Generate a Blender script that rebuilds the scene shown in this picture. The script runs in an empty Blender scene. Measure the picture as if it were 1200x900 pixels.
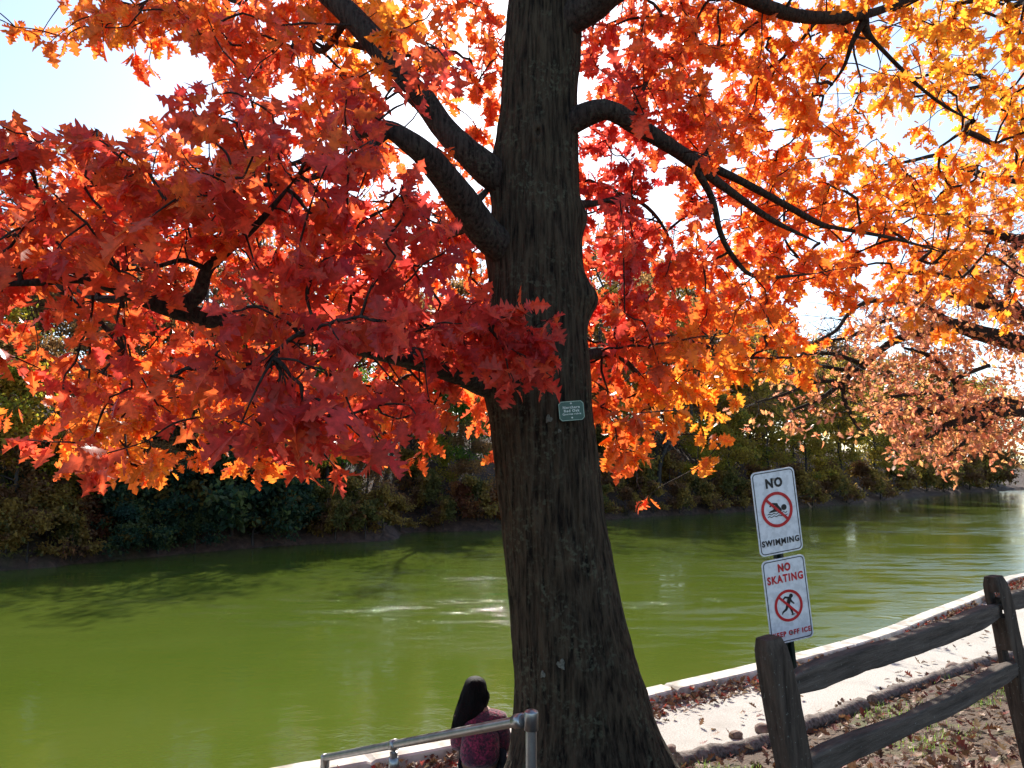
import bpy, bmesh, math
import numpy as np
from mathutils import Vector, Matrix

rng = np.random.default_rng(11)
SC = bpy.context.scene
COL = SC.collection
PI = math.pi

# ------------------------------------------------------------------ camera
FPX = 870.0
PITCH = math.radians(6.75)
EYE = np.array([0, 0, 3.35])
RT = np.array([1.0, 0, 0])
FW = np.array([0, math.cos(PITCH), math.sin(PITCH)])
UP = np.array([0, -math.sin(PITCH), math.cos(PITCH)])

def ray(px, py):
    return FW + RT * ((px - 600) / FPX) + UP * ((450 - py) / FPX)
def P(px, py, d):
    return EYE + ray(px, py) * d
def G(px, py, z):
    r = ray(px, py); return EYE + r * ((z - EYE[2]) / r[2])
def PY(px, py, y):
    r = ray(px, py); return EYE + r * (y / r[1])

cam = bpy.data.cameras.new('camera')
cam.sensor_width = 36; cam.lens = 36 * FPX / 1200
cam.clip_start = 0.05; cam.clip_end = 3000
camo = bpy.data.objects.new('camera', cam); COL.objects.link(camo)
camo.location = EYE; camo.rotation_euler = (PI / 2 + PITCH, 0, 0)
SC.camera = camo

# ------------------------------------------------------------------ light
SUN_EL = math.radians(35); SUN_AZ = math.radians(-1.5)
sv = Vector((math.sin(SUN_AZ) * math.cos(SUN_EL), math.cos(SUN_AZ) * math.cos(SUN_EL), math.sin(SUN_EL)))
sun = bpy.data.lights.new('sun', 'SUN'); sun.energy = 5.0; sun.angle = math.radians(0.5); sun.color = (1, .94, .84)
suno = bpy.data.objects.new('sun', sun); COL.objects.link(suno)
suno.rotation_euler = sv.to_track_quat('Z', 'Y').to_euler()
w = bpy.data.worlds.new('World'); SC.world = w; w.use_nodes = True
nt = w.node_tree
bg = nt.nodes['Background']; bg.inputs['Strength'].default_value = 0.12
sky = nt.nodes.new('ShaderNodeTexSky'); sky.sky_type = 'NISHITA'; sky.sun_disc = False
sky.sun_elevation = SUN_EL; sky.sun_rotation = SUN_AZ
sky.dust_density = 0.5; sky.air_density = 1.0
nt.links.new(sky.outputs[0], bg.inputs['Color'])
SC.view_settings.view_transform = 'Standard'; SC.view_settings.look = 'None'
SC.view_settings.exposure = 1.1; SC.view_settings.gamma = 1
SC.cycles.max_bounces = 8; SC.cycles.transparent_max_bounces = 8
SC.cycles.diffuse_bounces = 4; SC.cycles.transmission_bounces = 5; SC.cycles.glossy_bounces = 3
SC.cycles.sample_clamp_indirect = 6

# ------------------------------------------------------------------ helpers
def _hash(i, j, k, seed):
    h = (i * 374761393 + j * 668265263 + k * 2147483647 + seed * 974634777) & 0xFFFFFFFF
    h = ((h ^ (h >> 13)) * 1274126177) & 0xFFFFFFFF
    return ((h ^ (h >> 16)) & 0xFFFF) / 65535.0
def vnoise(p, seed=0):
    p = np.asarray(p, float); f = np.floor(p); t = p - f; t = t * t * (3 - 2 * t)
    i = f.astype(np.int64); out = 0
    for a in (0, 1):
        for b in (0, 1):
            for c in (0, 1):
                wgt = (t[..., 0] if a else 1 - t[..., 0]) * (t[..., 1] if b else 1 - t[..., 1]) * (t[..., 2] if c else 1 - t[..., 2])
                out = out + wgt * _hash(i[..., 0] + a, i[..., 1] + b, i[..., 2] + c, seed)
    return out
def fbm(p, seed=0, o=3):
    p = np.asarray(p, float); s = 0; a = .5
    for k in range(o):
        s = s + a * (vnoise(p * 2 ** k, seed + k) - .5) * 2; a *= .5
    return s
def norm(v):
    return v / np.maximum(np.linalg.norm(v, axis=-1, keepdims=True), 1e-9)

class MB:
    def __init__(s): s.V = []; s.F = []; s.C = []; s.n = 0
    def add(s, v, f, col=None):
        v = np.asarray(v, float).reshape(-1, 3); f = np.asarray(f, int)
        s.V.append(v); s.F.append(f + s.n); s.n += len(v)
        if col is not None: s.C.append(np.asarray(col, float).reshape(-1, 3))
    def mesh(s, name, mat, smooth=True):
        m = bpy.data.meshes.new(name)
        if not s.V: return m
        V = np.concatenate(s.V); m.vertices.add(len(V)); m.vertices.foreach_set('co', V.ravel())
        loops = np.concatenate([f.ravel() for f in s.F]); m.loops.add(len(loops)); m.loops.foreach_set('vertex_index', loops)
        sz = np.concatenate([np.full(len(f), f.shape[1]) for f in s.F])
        st = np.concatenate([[0], np.cumsum(sz)[:-1]])
        m.polygons.add(len(sz)); m.polygons.foreach_set('loop_start', st); m.polygons.foreach_set('loop_total', sz)
        m.polygons.foreach_set('use_smooth', np.full(len(sz), bool(smooth)))
        if s.C:
            C = np.concatenate(s.C); C4 = np.ones((len(C), 4)); C4[:, :3] = C
            a = m.attributes.new('leaf_color', 'FLOAT_COLOR', 'POINT'); a.data.foreach_set('color', C4.ravel())
        m.update(calc_edges=True); m.validate()
        if mat: m.materials.append(mat)
        return m
    def build(s, name, mat, parent=None, smooth=True):
        o = bpy.data.objects.new(name, s.mesh(name, mat, smooth)); COL.objects.link(o)
        if parent: o.parent = parent; o.matrix_parent_inverse = Matrix.Translation(-parent.location)
        return o

def tag(o, label=None, cat=None, group=None, kind=None):
    for k, v in (('label', label), ('category', cat), ('group', group), ('kind', kind)):
        if v: o[k] = v
    return o
def empty(name, loc, label, cat, group=None):
    o = bpy.data.objects.new(name, None); COL.objects.link(o); o.location = Vector(loc)
    return tag(o, label, cat, group)

def catmull(pts, n):
    p = np.asarray(pts, float); p = np.vstack([2 * p[0] - p[1], p, 2 * p[-1] - p[-2]])
    out = []
    for i in range(1, len(p) - 2):
        for t in np.linspace(0, 1, n, endpoint=False):
            a, b, c, d = p[i - 1], p[i], p[i + 1], p[i + 2]
            out.append(.5 * (2 * b + (c - a) * t + (2 * a - 5 * b + 4 * c - d) * t * t + (3 * b - a - 3 * c + d) * t ** 3))
    out.append(p[-2]); return np.array(out)
def frames(p):
    t = norm(np.gradient(p, axis=0)); n0 = np.cross(t[0], [0, 0, 1.])
    if np.linalg.norm(n0) < .1: n0 = np.array([1., 0, 0])
    N = []; n = n0
    for k in range(len(p)):
        n = n - t[k] * np.dot(n, t[k]); n = n / np.linalg.norm(n); N.append(n)
    N = np.array(N); return t, N, np.cross(t, N)
def tube(mb, pts, rad, seg=8, sub=1, rough=0, section=None, cap=True):
    pts = np.asarray(pts, float); rad = np.broadcast_to(np.asarray(rad, float), (len(pts),))
    if sub > 1 and len(pts) > 2:
        q = catmull(pts, sub); rad = np.interp(np.linspace(0, 1, len(q)), np.linspace(0, 1, len(pts)), rad); pts = q
    t, N, B = frames(pts); m = len(pts)
    a = np.linspace(0, 2 * PI, seg, endpoint=False)
    ca, sa = (np.cos(a), np.sin(a)) if section is None else section
    seg = len(ca)
    V = pts[:, None] + rad[:, None, None] * (ca[None, :, None] * N[:, None] + sa[None, :, None] * B[:, None])
    if rough:
        nn = fbm(V * 6 / max(rad.max() * 6, .3), 5); V = V + (V - pts[:, None]) * (nn * rough)[..., None]
    i = np.arange(m - 1)[:, None] * seg; j = np.arange(seg)[None]; j2 = (j + 1) % seg
    F = np.stack([i + j, i + j2, i + seg + j2, i + seg + j], -1).reshape(-1, 4)
    mb.add(V.reshape(-1, 3), F)
    if cap:
        for k in (0, m - 1):
            b = mb.n; mb.add(np.vstack([V[k], pts[k][None]]), np.stack([np.arange(seg), (np.arange(seg) + 1) % seg, np.full(seg, seg)], -1))

def rsection(w, h, r, n=5):
    x = []; y = []
    for cx, cy, a0 in ((w - r, h - r, 0), (-w + r, h - r, PI / 2), (-w + r, -h + r, PI), (w - r, -h + r, 1.5 * PI)):
        for a in np.linspace(a0, a0 + PI / 2, n): x.append(cx + r * math.cos(a)); y.append(cy + r * math.sin(a))
    return np.array(x), np.array(y)

# ------------------------------------------------------------------ materials
def mat(name):
    m = bpy.data.materials.new(name); m.use_nodes = True
    return m, m.node_tree, m.node_tree.nodes['Principled BSDF']
def nd(t, typ, **k):
    n = t.nodes.new(typ)
    for a, b in k.items():
        if a in n.inputs: n.inputs[a].default_value = b
        else: setattr(n, a, b)
    return n
def coords(t, scale=(1, 1, 1), rot=(0, 0, 0), src='Object'):
    tc = nd(t, 'ShaderNodeTexCoord'); mp = nd(t, 'ShaderNodeMapping'); mp.inputs['Scale'].default_value = scale; mp.inputs['Rotation'].default_value = rot
    t.links.new(tc.outputs[src], mp.inputs[0]); return mp.outputs[0]
def ramp(t, fac, stops):
    r = nd(t, 'ShaderNodeValToRGB'); e = r.color_ramp.elements
    while len(e) < len(stops): e.new(.5)
    for x, (p, c) in zip(e, stops): x.position = p; x.color = (*c, 1)
    t.links.new(fac, r.inputs[0]); return r.outputs[0]
def noise(t, v, scale, detail=4, rough=.6, **k):
    n = nd(t, 'ShaderNodeTexNoise', Scale=scale, Detail=detail, Roughness=rough); t.links.new(v, n.inputs['Vector']); return n.outputs['Fac']
def bump(t, bs, h, dist, strength=1.0, prev=None):
    b = nd(t, 'ShaderNodeBump', Strength=strength, Distance=dist); t.links.new(h, b.inputs['Height'])
    if prev: t.links.new(prev, b.inputs['Normal'])
    t.links.new(b.outputs[0], bs.inputs['Normal']); return b.outputs[0]
def mixc(t, fac, a, b, blend='MIX'):
    m = nd(t, 'ShaderNodeMix', data_type='RGBA', blend_type=blend)
    for s, v in ((m.inputs[0], fac), (m.inputs[6], a), (m.inputs[7], b)):
        if hasattr(v, 'links'): t.links.new(v, s)
        else: s.default_value = v if isinstance(v, (int, float)) else (*v, 1)
    return m.outputs[2]
def simple(name, c1, c2, scale=8, rough=.8, bmp=.004, stretch=(1, 1, 1), spec=.3, metal=0, lo=.35, hi=.65):
    m, t, b = mat(name); v = coords(t, stretch); n = noise(t, v, scale)
    t.links.new(ramp(t, n, [(lo, c1), (hi, c2)]), b.inputs['Base Color'])
    b.inputs['Roughness'].default_value = rough; b.inputs['Specular IOR Level'].default_value = spec; b.inputs['Metallic'].default_value = metal
    if bmp: bump(t, b, n, bmp)
    return m

def leaf_mat(name, trans=.5, boost=1.25, spec=.35, rough=.42):
    m, t, b = mat(name); a = nd(t, 'ShaderNodeAttribute', attribute_name='leaf_color')
    v = coords(t); n = noise(t, v, 38, 3)
    c = mixc(t, 1.0, a.outputs['Color'], ramp(t, n, [(.25, (.62, .6, .6)), (.75, (1.25, 1.25, 1.25))]), 'MULTIPLY')
    t.links.new(c, b.inputs['Base Color']); b.inputs['Roughness'].default_value = rough; b.inputs['Specular IOR Level'].default_value = spec
    tr = nd(t, 'ShaderNodeBsdfTranslucent')
    c2 = mixc(t, 1.0, c, (boost, boost * 1.0, boost * .8), 'MULTIPLY'); t.links.new(c2, tr.inputs[0])
    mx = nd(t, 'ShaderNodeMixShader'); mx.inputs[0].default_value = trans
    t.links.new(b.outputs[0], mx.inputs[1]); t.links.new(tr.outputs[0], mx.inputs[2])
    t.links.new(mx.outputs[0], t.nodes['Material Output'].inputs[0]); return m
M_LEAF = leaf_mat('oak_leaf', .60, 1.55, .5, .38)
M_FARLEAF = leaf_mat('far_leaf', .62, 1.8, .35, .5)
M_LITTER = leaf_mat('dry_leaf', .2, 1.0, .2, .6)

def bark_mat(name, c0, c1, lich, scale=1.0, bd=.02):
    m, t, b = mat(name); v = coords(t, (14 * scale, 14 * scale, 1.6 * scale)); n = noise(t, v, 2.2, 6, .65)
    v2 = coords(t); n2 = noise(t, v2, 30 * scale, 4); n3 = noise(t, v2, 3.5 * scale, 4)
    c = ramp(t, n, [(.36, c0), (.6, c1)])
    lc = ramp(t, n2, [(.5, (0, 0, 0)), (.64, (1, 1, 1))]); lm = ramp(t, n3, [(.45, (0, 0, 0)), (.62, (.75, .75, .75))])
    f = mixc(t, 1.0, lc, lm, 'MULTIPLY'); c = mixc(t, f, c, lich)
    t.links.new(c, b.inputs['Base Color']); b.inputs['Roughness'].default_value = .9; b.inputs['Specular IOR Level'].default_value = .15
    p = bump(t, b, n, bd, 1.0); bump(t, b, n2, bd * .35, .8, p); return m
M_BARK = bark_mat('oak_bark', (.007, .005, .0035), (.066, .050, .032), (.10, .105, .07), 1, .03)
M_LIMB = bark_mat('limb_bark', (.012, .009, .008), (.055, .041, .034), (.085, .085, .06), 1.3, .022)
M_FBARK = simple('far_bark', (.02, .017, .016), (.07, .06, .055), 5, .9, .01, (3, 3, .5))

# ------------------------------------------------------------------ leaves
def _tpl(xs, ys, pet):
    xs = np.array(xs); ys = np.array(ys); n = len(xs)
    V = []; F = []
    for i in range(n): V.append((xs[i], 0))
    for s in (1, -1):
        o = len(V)
        for i in range(n): V.append((xs[i], s * ys[i]))
        for i in range(n - 1): F.append((i, i + 1, o + i + 1, o + i) if s < 0 else (i, o + i, o + i + 1, i + 1))
    if pet:
        o = len(V); V += [(-.3, .012), (-.3, -.012), (0.03, -.014), (0.03, .014)]; F.append((o, o + 1, o + 2, o + 3))
    return np.array(V), np.array(F)
LOD = [_tpl([0, .08, .15, .20, .27, .34, .40, .46, .52, .58, .64, .69, .75, .82, .86, .92, 1.0],
            [.015, .06, .22, .24, .14, .34, .44, .36, .15, .17, .36, .30, .12, .20, .13, .05, 0], True),
       _tpl([0, .17, .27, .40, .53, .66, .77, .85, 1.0], [.02, .24, .13, .43, .15, .35, .12, .18, 0], True),
       _tpl([0, .4, .7, 1.0], [.04, .36, .25, 0], False)]
def leaf_batch(mb, pos, ax, nor, size, col, lod=1, fold=None, curl=None, width=1.0):
    N = len(pos)
    if not N: return
    tv, tf = LOD[lod]; ax = norm(ax); nor = norm(nor - ax * np.sum(nor * ax, 1, keepdims=True)); sd = np.cross(nor, ax)
    fold = rng.normal(.2, .3, N) if fold is None else fold
    curl = rng.normal(.15, .35, N) if curl is None else curl
    wv = rng.normal(0, .12, N)
    u = tv[:, 0][None]; v = tv[:, 1][None]
    h = fold[:, None] * np.abs(v) * 1.2 - curl[:, None] * np.maximum(u, 0) ** 2 + wv[:, None] * v * u * 2
    wd = (width * rng.uniform(.85, 1.15, N))[:, None]
    V = pos[:, None] + size[:, None, None] * (u[..., None] * ax[:, None] + (v * wd)[..., None] * sd[:, None] + h[..., None] * nor[:, None])
    F = tf[None] + (np.arange(N) * len(tv))[:, None, None]
    sh_ = np.where(np.abs(tv[:, 1]) < 1e-6, 1.16, .92)[None, :, None] if lod < 2 else np.ones((1, len(tv), 1))
    mb.add(V.reshape(-1, 3), F.reshape(-1, 4), (col[:, None] * sh_).reshape(-1, 3))

PAL = np.array([(.38, .028, .042), (.52, .058, .044), (.64, .13, .03), (.66, .20, .025), (.72, .30, .03), (.70, .42, .06)])
def pal(wm):
    x = np.clip(wm, 0, 1) * (len(PAL) - 1); i = np.clip(x.astype(int), 0, len(PAL) - 2); f = (x - i)[:, None]
    return PAL[i] * (1 - f) + PAL[i + 1] * f

# ------------------------------------------------------------------ terrain
CURB_O = [(-60, -24), (-25, -7), (-10, 1.6), (-6.5, 3.9), (-4, 5.5)] + [tuple(G(x, y, .87)[:2]) for x, y in ((320, 899), (378, 889), (533, 861), (640, 836), (748, 807), (888, 776), (1020, 740), (1080, 718), (1150, 691), (1200, 671))] + [(20, 22.5), (38, 30.5), (80, 42), (180, 64)]
CURB_O = catmull(np.array(CURB_O), 8)
def offset(c, d):
    t = norm(np.gradient(c, axis=0)); return c + np.stack([t[:, 1], -t[:, 0]], 1) * d
CURB_I = offset(CURB_O, .26)
EDGE = catmull(np.array([(-60, -29), (-25, -12.5), (-8, .3), (-3, 3.7), (-1.2, 5.1), (-.3, 5.75), (.6, 6.05)] + [tuple(G(x, y, .85)[:2]) for x, y in ((795, 893), (905, 868), (1010, 826), (1155, 776))] + [(11, 12.5), (20, 18), (38, 26), (80, 36), (180, 58)]), 8)
def sdist(pts, c):
    """signed distance to an open polyline: positive on its right-hand (inland) side"""
    best = np.full(len(pts), 1e9); sg = np.zeros(len(pts)); bc = np.zeros(len(pts))
    for a, b in zip(c[:-1], c[1:]):
        ab = b - a; t = np.clip(((pts - a) @ ab) / (ab @ ab), 0, 1); d = pts - (a + t[:, None] * ab)
        l = np.hypot(d[:, 0], d[:, 1]); s = ab[0] * d[:, 1] - ab[1] * d[:, 0]
        cr_ = np.abs(s) / math.sqrt(ab @ ab)
        k = (l < best - 1e-9) | ((l < best + 1e-9) & (cr_ > bc)); best[k] = l[k]; sg[k] = -np.sign(s[k]); bc[k] = cr_[k]
    return best * np.where(sg == 0, 1, sg)
PATH_Z = .75
def ground_z(xy):
    xy = np.asarray(xy, float).reshape(-1, 2)
    t = sdist(xy, EDGE); s = sdist(xy, CURB_O)
    z = PATH_Z + np.interp(t, [-.25, 0, .35, 1.2, 3.6, 5.5, 9, 30, 90], [-.05, .06, .13, .38, 1.0, 1.05, 1.2, 2.2, 4.0])
    n = fbm(np.c_[xy * .9, np.zeros(len(xy))], 3) * .05 + fbm(np.c_[xy * 5, np.zeros(len(xy))], 9) * .018
    z = z + n * np.clip(t, 0, 1)
    return np.where(s < .12, -1.2, z)
def gz(x, y): return float(ground_z([(x, y)])[0])

xs = np.concatenate([np.linspace(-70, -8, 32)[:-1], np.arange(-8, 14, .11), np.linspace(14, 190, 60)])
ys = np.concatenate([np.linspace(-60, -4, 20)[:-1], np.arange(-4, 17, .11), np.linspace(17, 70, 36)])
X, Y = np.meshgrid(xs, ys); XY = np.c_[X.ravel(), Y.ravel()]
Z = ground_z(XY); nx, ny = len(xs), len(ys)
i = np.arange(ny - 1)[:, None] * nx + np.arange(nx - 1)[None]
F = np.stack([i, i + 1, i + nx + 1, i + nx], -1).reshape(-1, 4)
F = F[(Z[F] > -1).any(1)]
def ground_mat():
    m, t, b = mat('leafy_soil'); v = coords(t); n = noise(t, v, 2.0, 5); n2 = noise(t, v, 34, 5); n3 = noise(t, v, .8, 3)
    c = ramp(t, n2, [(.3, (.025, .016, .010)), (.5, (.075, .046, .028)), (.7, (.15, .10, .065))])
    c = mixc(t, ramp(t, n, [(.55, (0, 0, 0)), (.68, (.7, .7, .7))]), c, (.07, .09, .022))
    t.links.new(c, b.inputs['Base Color']); b.inputs['Roughness'].default_value = .95; bump(t, b, n2, .03); return m
g = MB(); g.add(np.c_[XY, Z], F); tag(g.build('ground', ground_mat()), kind='structure')

# far bank
SHORE_PX = [(0, 669), (90, 661), (200, 651), (265, 645), (360, 638), (460, 633), (482, 624), (590, 621), (700, 610), (790, 604), (880, 599), (1000, 590), (1090, 581), (1130, 577.5)]
SHORE = [(-90, 2), (-55, 12), (-30, 20)] + [tuple(G(x, y, 0)[:2]) for x, y in SHORE_PX] + [(118, 165), (150, 215), (230, 255)]
SHORE = np.array(SHORE)
sh = catmull(SHORE, 6)
def shore_norm(c):
    t = norm(np.gradient(c, axis=0)); return np.stack([-t[:, 1], t[:, 0]], 1)
def far_z(s, p):
    z = np.interp(s, [-2, 0, .4, 2, 7, 12, 20, 45, 120], [-.8, -.05, .35, 1.1, 4.1, 6.5, 8.6, 9.6, 9])
    fade = np.interp(p[:, 0], [-60, 30, 80, 130], [1.05, 1.0, .75, .5])
    n = fbm(np.c_[p * .25, np.zeros(len(p))], 21) * .9 + fbm(np.c_[p * 1.3, np.zeros(len(p))], 22) * .25
    return z * np.where(s > .5, fade, 1) + n * np.clip(s / 6, 0, 1)
svals = np.concatenate([np.linspace(-2, 2, 9), np.linspace(2.6, 30, 34), [36, 45, 60, 90, 150, 300]])
smooth_n = shore_norm(sh)
for _ in range(12): smooth_n[1:-1] = norm(smooth_n[:-2] + smooth_n[1:-1] + smooth_n[2:])
GV = sh[:, None] + smooth_n[:, None] * svals[None, :, None]
GZ = np.stack([far_z(np.full(len(sh), s), GV[:, k]) for k, s in enumerate(svals)], 1)
a_, b_ = len(sh), len(svals); i = np.arange(a_ - 1)[:, None] * b_ + np.arange(b_ - 1)[None]
F = np.stack([i, i + b_, i + b_ + 1, i + 1], -1).reshape(-1, 4)
def hill_mat():
    m, t, b = mat('far_leaf_litter'); v = coords(t); n = noise(t, v, 2.6, 6, .7); n2 = noise(t, v, .35, 3)
    c = ramp(t, n, [(.3, (.018, .011, .009)), (.5, (.075, .040, .028)), (.72, (.15, .088, .066))])
    c = mixc(t, ramp(t, n2, [(.55, (0, 0, 0)), (.7, (.6, .6, .6))]), c, (.05, .06, .02))
    t.links.new(c, b.inputs['Base Color']); b.inputs['Roughness'].default_value = .95; bump(t, b, n, .25); return m
g = MB(); g.add(np.dstack([GV, GZ]).reshape(-1, 3), F); tag(g.build('far_bank', hill_mat()), kind='structure')
def far_at(px, s):
    """ground point on the far bank seen near pixel column px, s metres back from the waterline"""
    c = sh + smooth_n * s
    u = 600 + FPX * c[:, 0] / (c[:, 1] * math.cos(PITCH)); o = np.argsort(u)
    x = np.interp(px, u[o], c[o, 0]); y = np.interp(px, u[o], c[o, 1])
    return np.array([x, y, float(far_z(np.array([s]), np.array([[x, y]]))[0])])

# water
def water_mat():
    m, t, b = mat('green_water'); v = coords(t)
    n0 = noise(t, v, .12, 3)
    t.links.new(ramp(t, n0, [(.35, (.060, .090, .010)), (.65, (.078, .104, .016))]), b.inputs['Base Color'])
    b.inputs['Roughness'].default_value = .04; b.inputs['IOR'].default_value = 1.33
    v1 = coords(t, (.8, 1, 1)); w1 = noise(t, v1, 2.2, 3, .55); w2 = noise(t, v1, 26, 4, .7)
    # breeze patches: rougher ripples in broad bands across the lake, calm under the near bank
    v3 = coords(t, (.035, .10, 1)); br = noise(t, v3, 1.0, 2)
    sep = nd(t, 'ShaderNodeSeparateXYZ'); t.links.new(v, sep.inputs[0])
    near = nd(t, 'ShaderNodeMapRange'); near.inputs[1].default_value = 13; near.inputs[2].default_value = 19; t.links.new(sep.outputs[1], near.inputs[0])
    mk = nd(t, 'ShaderNodeMapRange'); mk.inputs[1].default_value = .36; mk.inputs[2].default_value = .52; t.links.new(br, mk.inputs[0])
    mm = nd(t, 'ShaderNodeMath', operation='MULTIPLY'); t.links.new(near.outputs[0], mm.inputs[0]); t.links.new(mk.outputs[0], mm.inputs[1])
    fine = nd(t, 'ShaderNodeMapRange'); fine.inputs[1].default_value = .42; fine.inputs[2].default_value = .62; t.links.new(noise(t, coords(t, (.5, 1.6, 1)), .9, 4, .65), fine.inputs[0])
    m2 = nd(t, 'ShaderNodeMath', operation='MULTIPLY'); t.links.new(mm.outputs[0], m2.inputs[0]); t.links.new(fine.outputs[0], m2.inputs[1]); mm = m2
    ma0 = nd(t, 'ShaderNodeMath', operation='ADD'); ma0.inputs[1].default_value = .05; t.links.new(mm.outputs[0], ma0.inputs[0])
    sp = nd(t, 'ShaderNodeMapRange'); sp.inputs[1].default_value = .60; sp.inputs[2].default_value = .66; sp.inputs[4].default_value = 1.6; t.links.new(noise(t, coords(t, (1, 1.8, 1)), 7.5, 2, .5), sp.inputs[0])
    m3 = nd(t, 'ShaderNodeMath', operation='MULTIPLY'); t.links.new(sp.outputs[0], m3.inputs[0]); t.links.new(mm.outputs[0], m3.inputs[1])
    ma = nd(t, 'ShaderNodeMath', operation='ADD'); t.links.new(ma0.outputs[0], ma.inputs[0]); t.links.new(m3.outputs[0], ma.inputs[1])
    p = bump(t, b, w1, .016, .6)
    bb = nd(t, 'ShaderNodeBump', Distance=.011); t.links.new(w2, bb.inputs['Height']); t.links.new(ma.outputs[0], bb.inputs['Strength']); t.links.new(p, bb.inputs['Normal'])
    t.links.new(bb.outputs[0], b.inputs['Normal']); return m
g = MB(); g.add([(-250, -80, 0), (500, -80, 0), (500, 500, 0), (-250, 500, 0)], [(0, 1, 2, 3)])
tag(g.build('water', water_mat()), kind='structure')

# path
def strip(mb, A, B, z, n):
    T = np.linspace(0, 1, n)[None, :, None]
    V = A[:, None] * (1 - T) + B[:, None] * T; k = len(A)
    zz = z + fbm(np.dstack([V * 1.5, np.zeros(V.shape[:2])]), 4) * .008
    i = np.arange(k - 1)[:, None] * n + np.arange(n - 1)[None]
    mb.add(np.dstack([V, zz]).reshape(-1, 3), np.stack([i, i + 1, i + n + 1, i + n], -1).reshape(-1, 4))
def path_mat():
    m, t, b = mat('pale_gravel'); v = coords(t); n = noise(t, v, 60, 4, .7); n2 = noise(t, v, 1.6, 4)
    c = ramp(t, n, [(.3, (.27, .25, .21)), (.55, (.48, .455, .41)), (.75, (.60, .575, .53))])
    c = mixc(t, ramp(t, n2, [(.5, (0, 0, 0)), (.75, (.55, .55, .55))]), c, (.28, .25, .21))
    t.links.new(c, b.inputs['Base Color']); b.inputs['Roughness'].default_value = .95; bump(t, b, n, .012); return m
def resample(c, n):
    l = np.r_[0, np.cumsum(np.hypot(*np.diff(c, axis=0).T))]; return np.stack([np.interp(np.linspace(0, l[-1], n), l, c[:, k]) for k in (0, 1)], 1)
# path strip: pair each curb point with the nearest path-edge point
ci = offset(CURB_O, .2); ci = resample(ci, 400); ed = resample(EDGE, 4000)
pair = np.array([ed[np.argmin(np.hypot(*(ed - q).T))] for q in ci])
for _ in range(6): pair[1:-1] = (pair[:-2] + pair[1:-1] + pair[2:]) / 3
g = MB(); strip(g, ci, pair + norm(pair - ci) * .12, PATH_Z, 10); tag(g.build('path', path_mat()), kind='structure')

# curb wall
M_CONC = simple('curb_concrete', (.28, .245, .20), (.58, .54, .48), 3.5, .85, .008, lo=.38, hi=.58)
g = MB()
NC = 6000; co = resample(CURB_O, NC); cin = offset(co, .26)
hz = .87 + .006 * np.sin(np.arange(NC) * .05) - np.where(np.arange(NC) % 44 == 0, .02, 0)
prof = [(co, np.full(NC, -1.0)), (co, hz - .015), (co * .93 + cin * .07, hz), (co * .07 + cin * .93, hz), (cin, hz - .015), (cin, np.full(NC, .6))]
V = np.stack([np.c_[c, z] for c, z in prof], 1); k = len(prof)
i = np.arange(NC - 1)[:, None] * k + np.arange(k - 1)[None]
g.add(V.reshape(-1, 3), np.stack([i, i + 1, i + k + 1, i + k], -1).reshape(-1, 4))
tag(g.build('lake_curb', M_CONC, smooth=False), 'long low pale concrete curb along the lake edge of the path', 'curb')

# ------------------------------------------------------------------ the red oak
TY = 5.55
def at_trunk(px, py): return PY(px, py, TY)
prof = [(-420, 640, 668), (-250, 628, 672), (-120, 612, 676), (-50, 602, 680), (0, 597, 680), (60, 592, 677), (120, 589, 673), (180, 583, 674), (230, 580, 677), (300, 578, 681), (350, 577, 684),
        (400, 575, 687), (470, 574, 692), (530, 580, 698), (600, 587, 706), (700, 597, 724), (760, 602, 740), (800, 605, 752), (840, 604, 764), (870, 600, 775), (895, 592, 786), (920, 580, 800), (950, 562, 818)]
cen = []; rr = []
for y, l, r in prof:
    a, b = at_trunk(l, y), at_trunk(r, y); cen.append((a + b) / 2); rr.append(np.linalg.norm(b - a) / 2)
cen = np.array(cen)[::-1]; rr = np.array(rr)[::-1]
zz = np.linspace(cen[0, 2], cen[-1, 2], 620)
cx = np.interp(zz, cen[:, 2], cen[:, 0]); r0 = np.interp(zz, cen[:, 2], rr)
for _ in range(14): r0[1:-1] = (r0[:-2] + r0[1:-1] + r0[2:]) / 3; cx[1:-1] = (cx[:-2] + cx[1:-1] + cx[2:]) / 3
SEG = 190
th = np.linspace(0, 2 * PI, SEG, endpoint=False)
TH, ZZ = np.meshgrid(th, zz); R = np.repeat(r0[:, None], SEG, 1)
def bulge(px, py, amp, sth, sz, ang):
    z0 = at_trunk(px, py)[2]; d = np.angle(np.exp(1j * (TH - ang)))
    return amp * np.exp(-(d / sth) ** 2 - ((ZZ - z0) / sz) ** 2)
R = R + bulge(690, 258, .055, .5, .13, -.1) + bulge(696, 352, .10, .5, .14, -.15) + bulge(574, 205, .05, .5, .2, PI) + bulge(576, 290, .05, .5, .2, PI) + bulge(574, 440, .05, .6, .2, PI)
R = R + bulge(640, 176, .022, .16, .07, -PI / 2) - bulge(640, 176, .05, .07, .03, -PI / 2)
low = np.clip((1.7 - ZZ) / .8, 0, 1) ** 2
R = R * (1 + low * (.16 * np.cos(5 * TH + 1.2) + .10 * np.cos(3 * TH + .4)))
px_ = np.stack([np.cos(TH) * 7.5, np.sin(TH) * 7.5, ZZ * 1.3], -1)
wob = fbm(np.stack([np.cos(TH) * 2, np.sin(TH) * 2, ZZ * .8], -1), 31) * .02
rid = 1 - np.abs(fbm(px_, 33, 3)) * 2.4
cr = vnoise(np.stack([np.cos(TH) * 16, np.sin(TH) * 16, ZZ * 5], -1), 38)
R = R + wob + np.clip(rid, -.6, 1) * .016 + (cr - .5) * .014
V = np.stack([cx[:, None] + R * np.cos(TH), TY + R * np.sin(TH), ZZ], -1)
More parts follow.
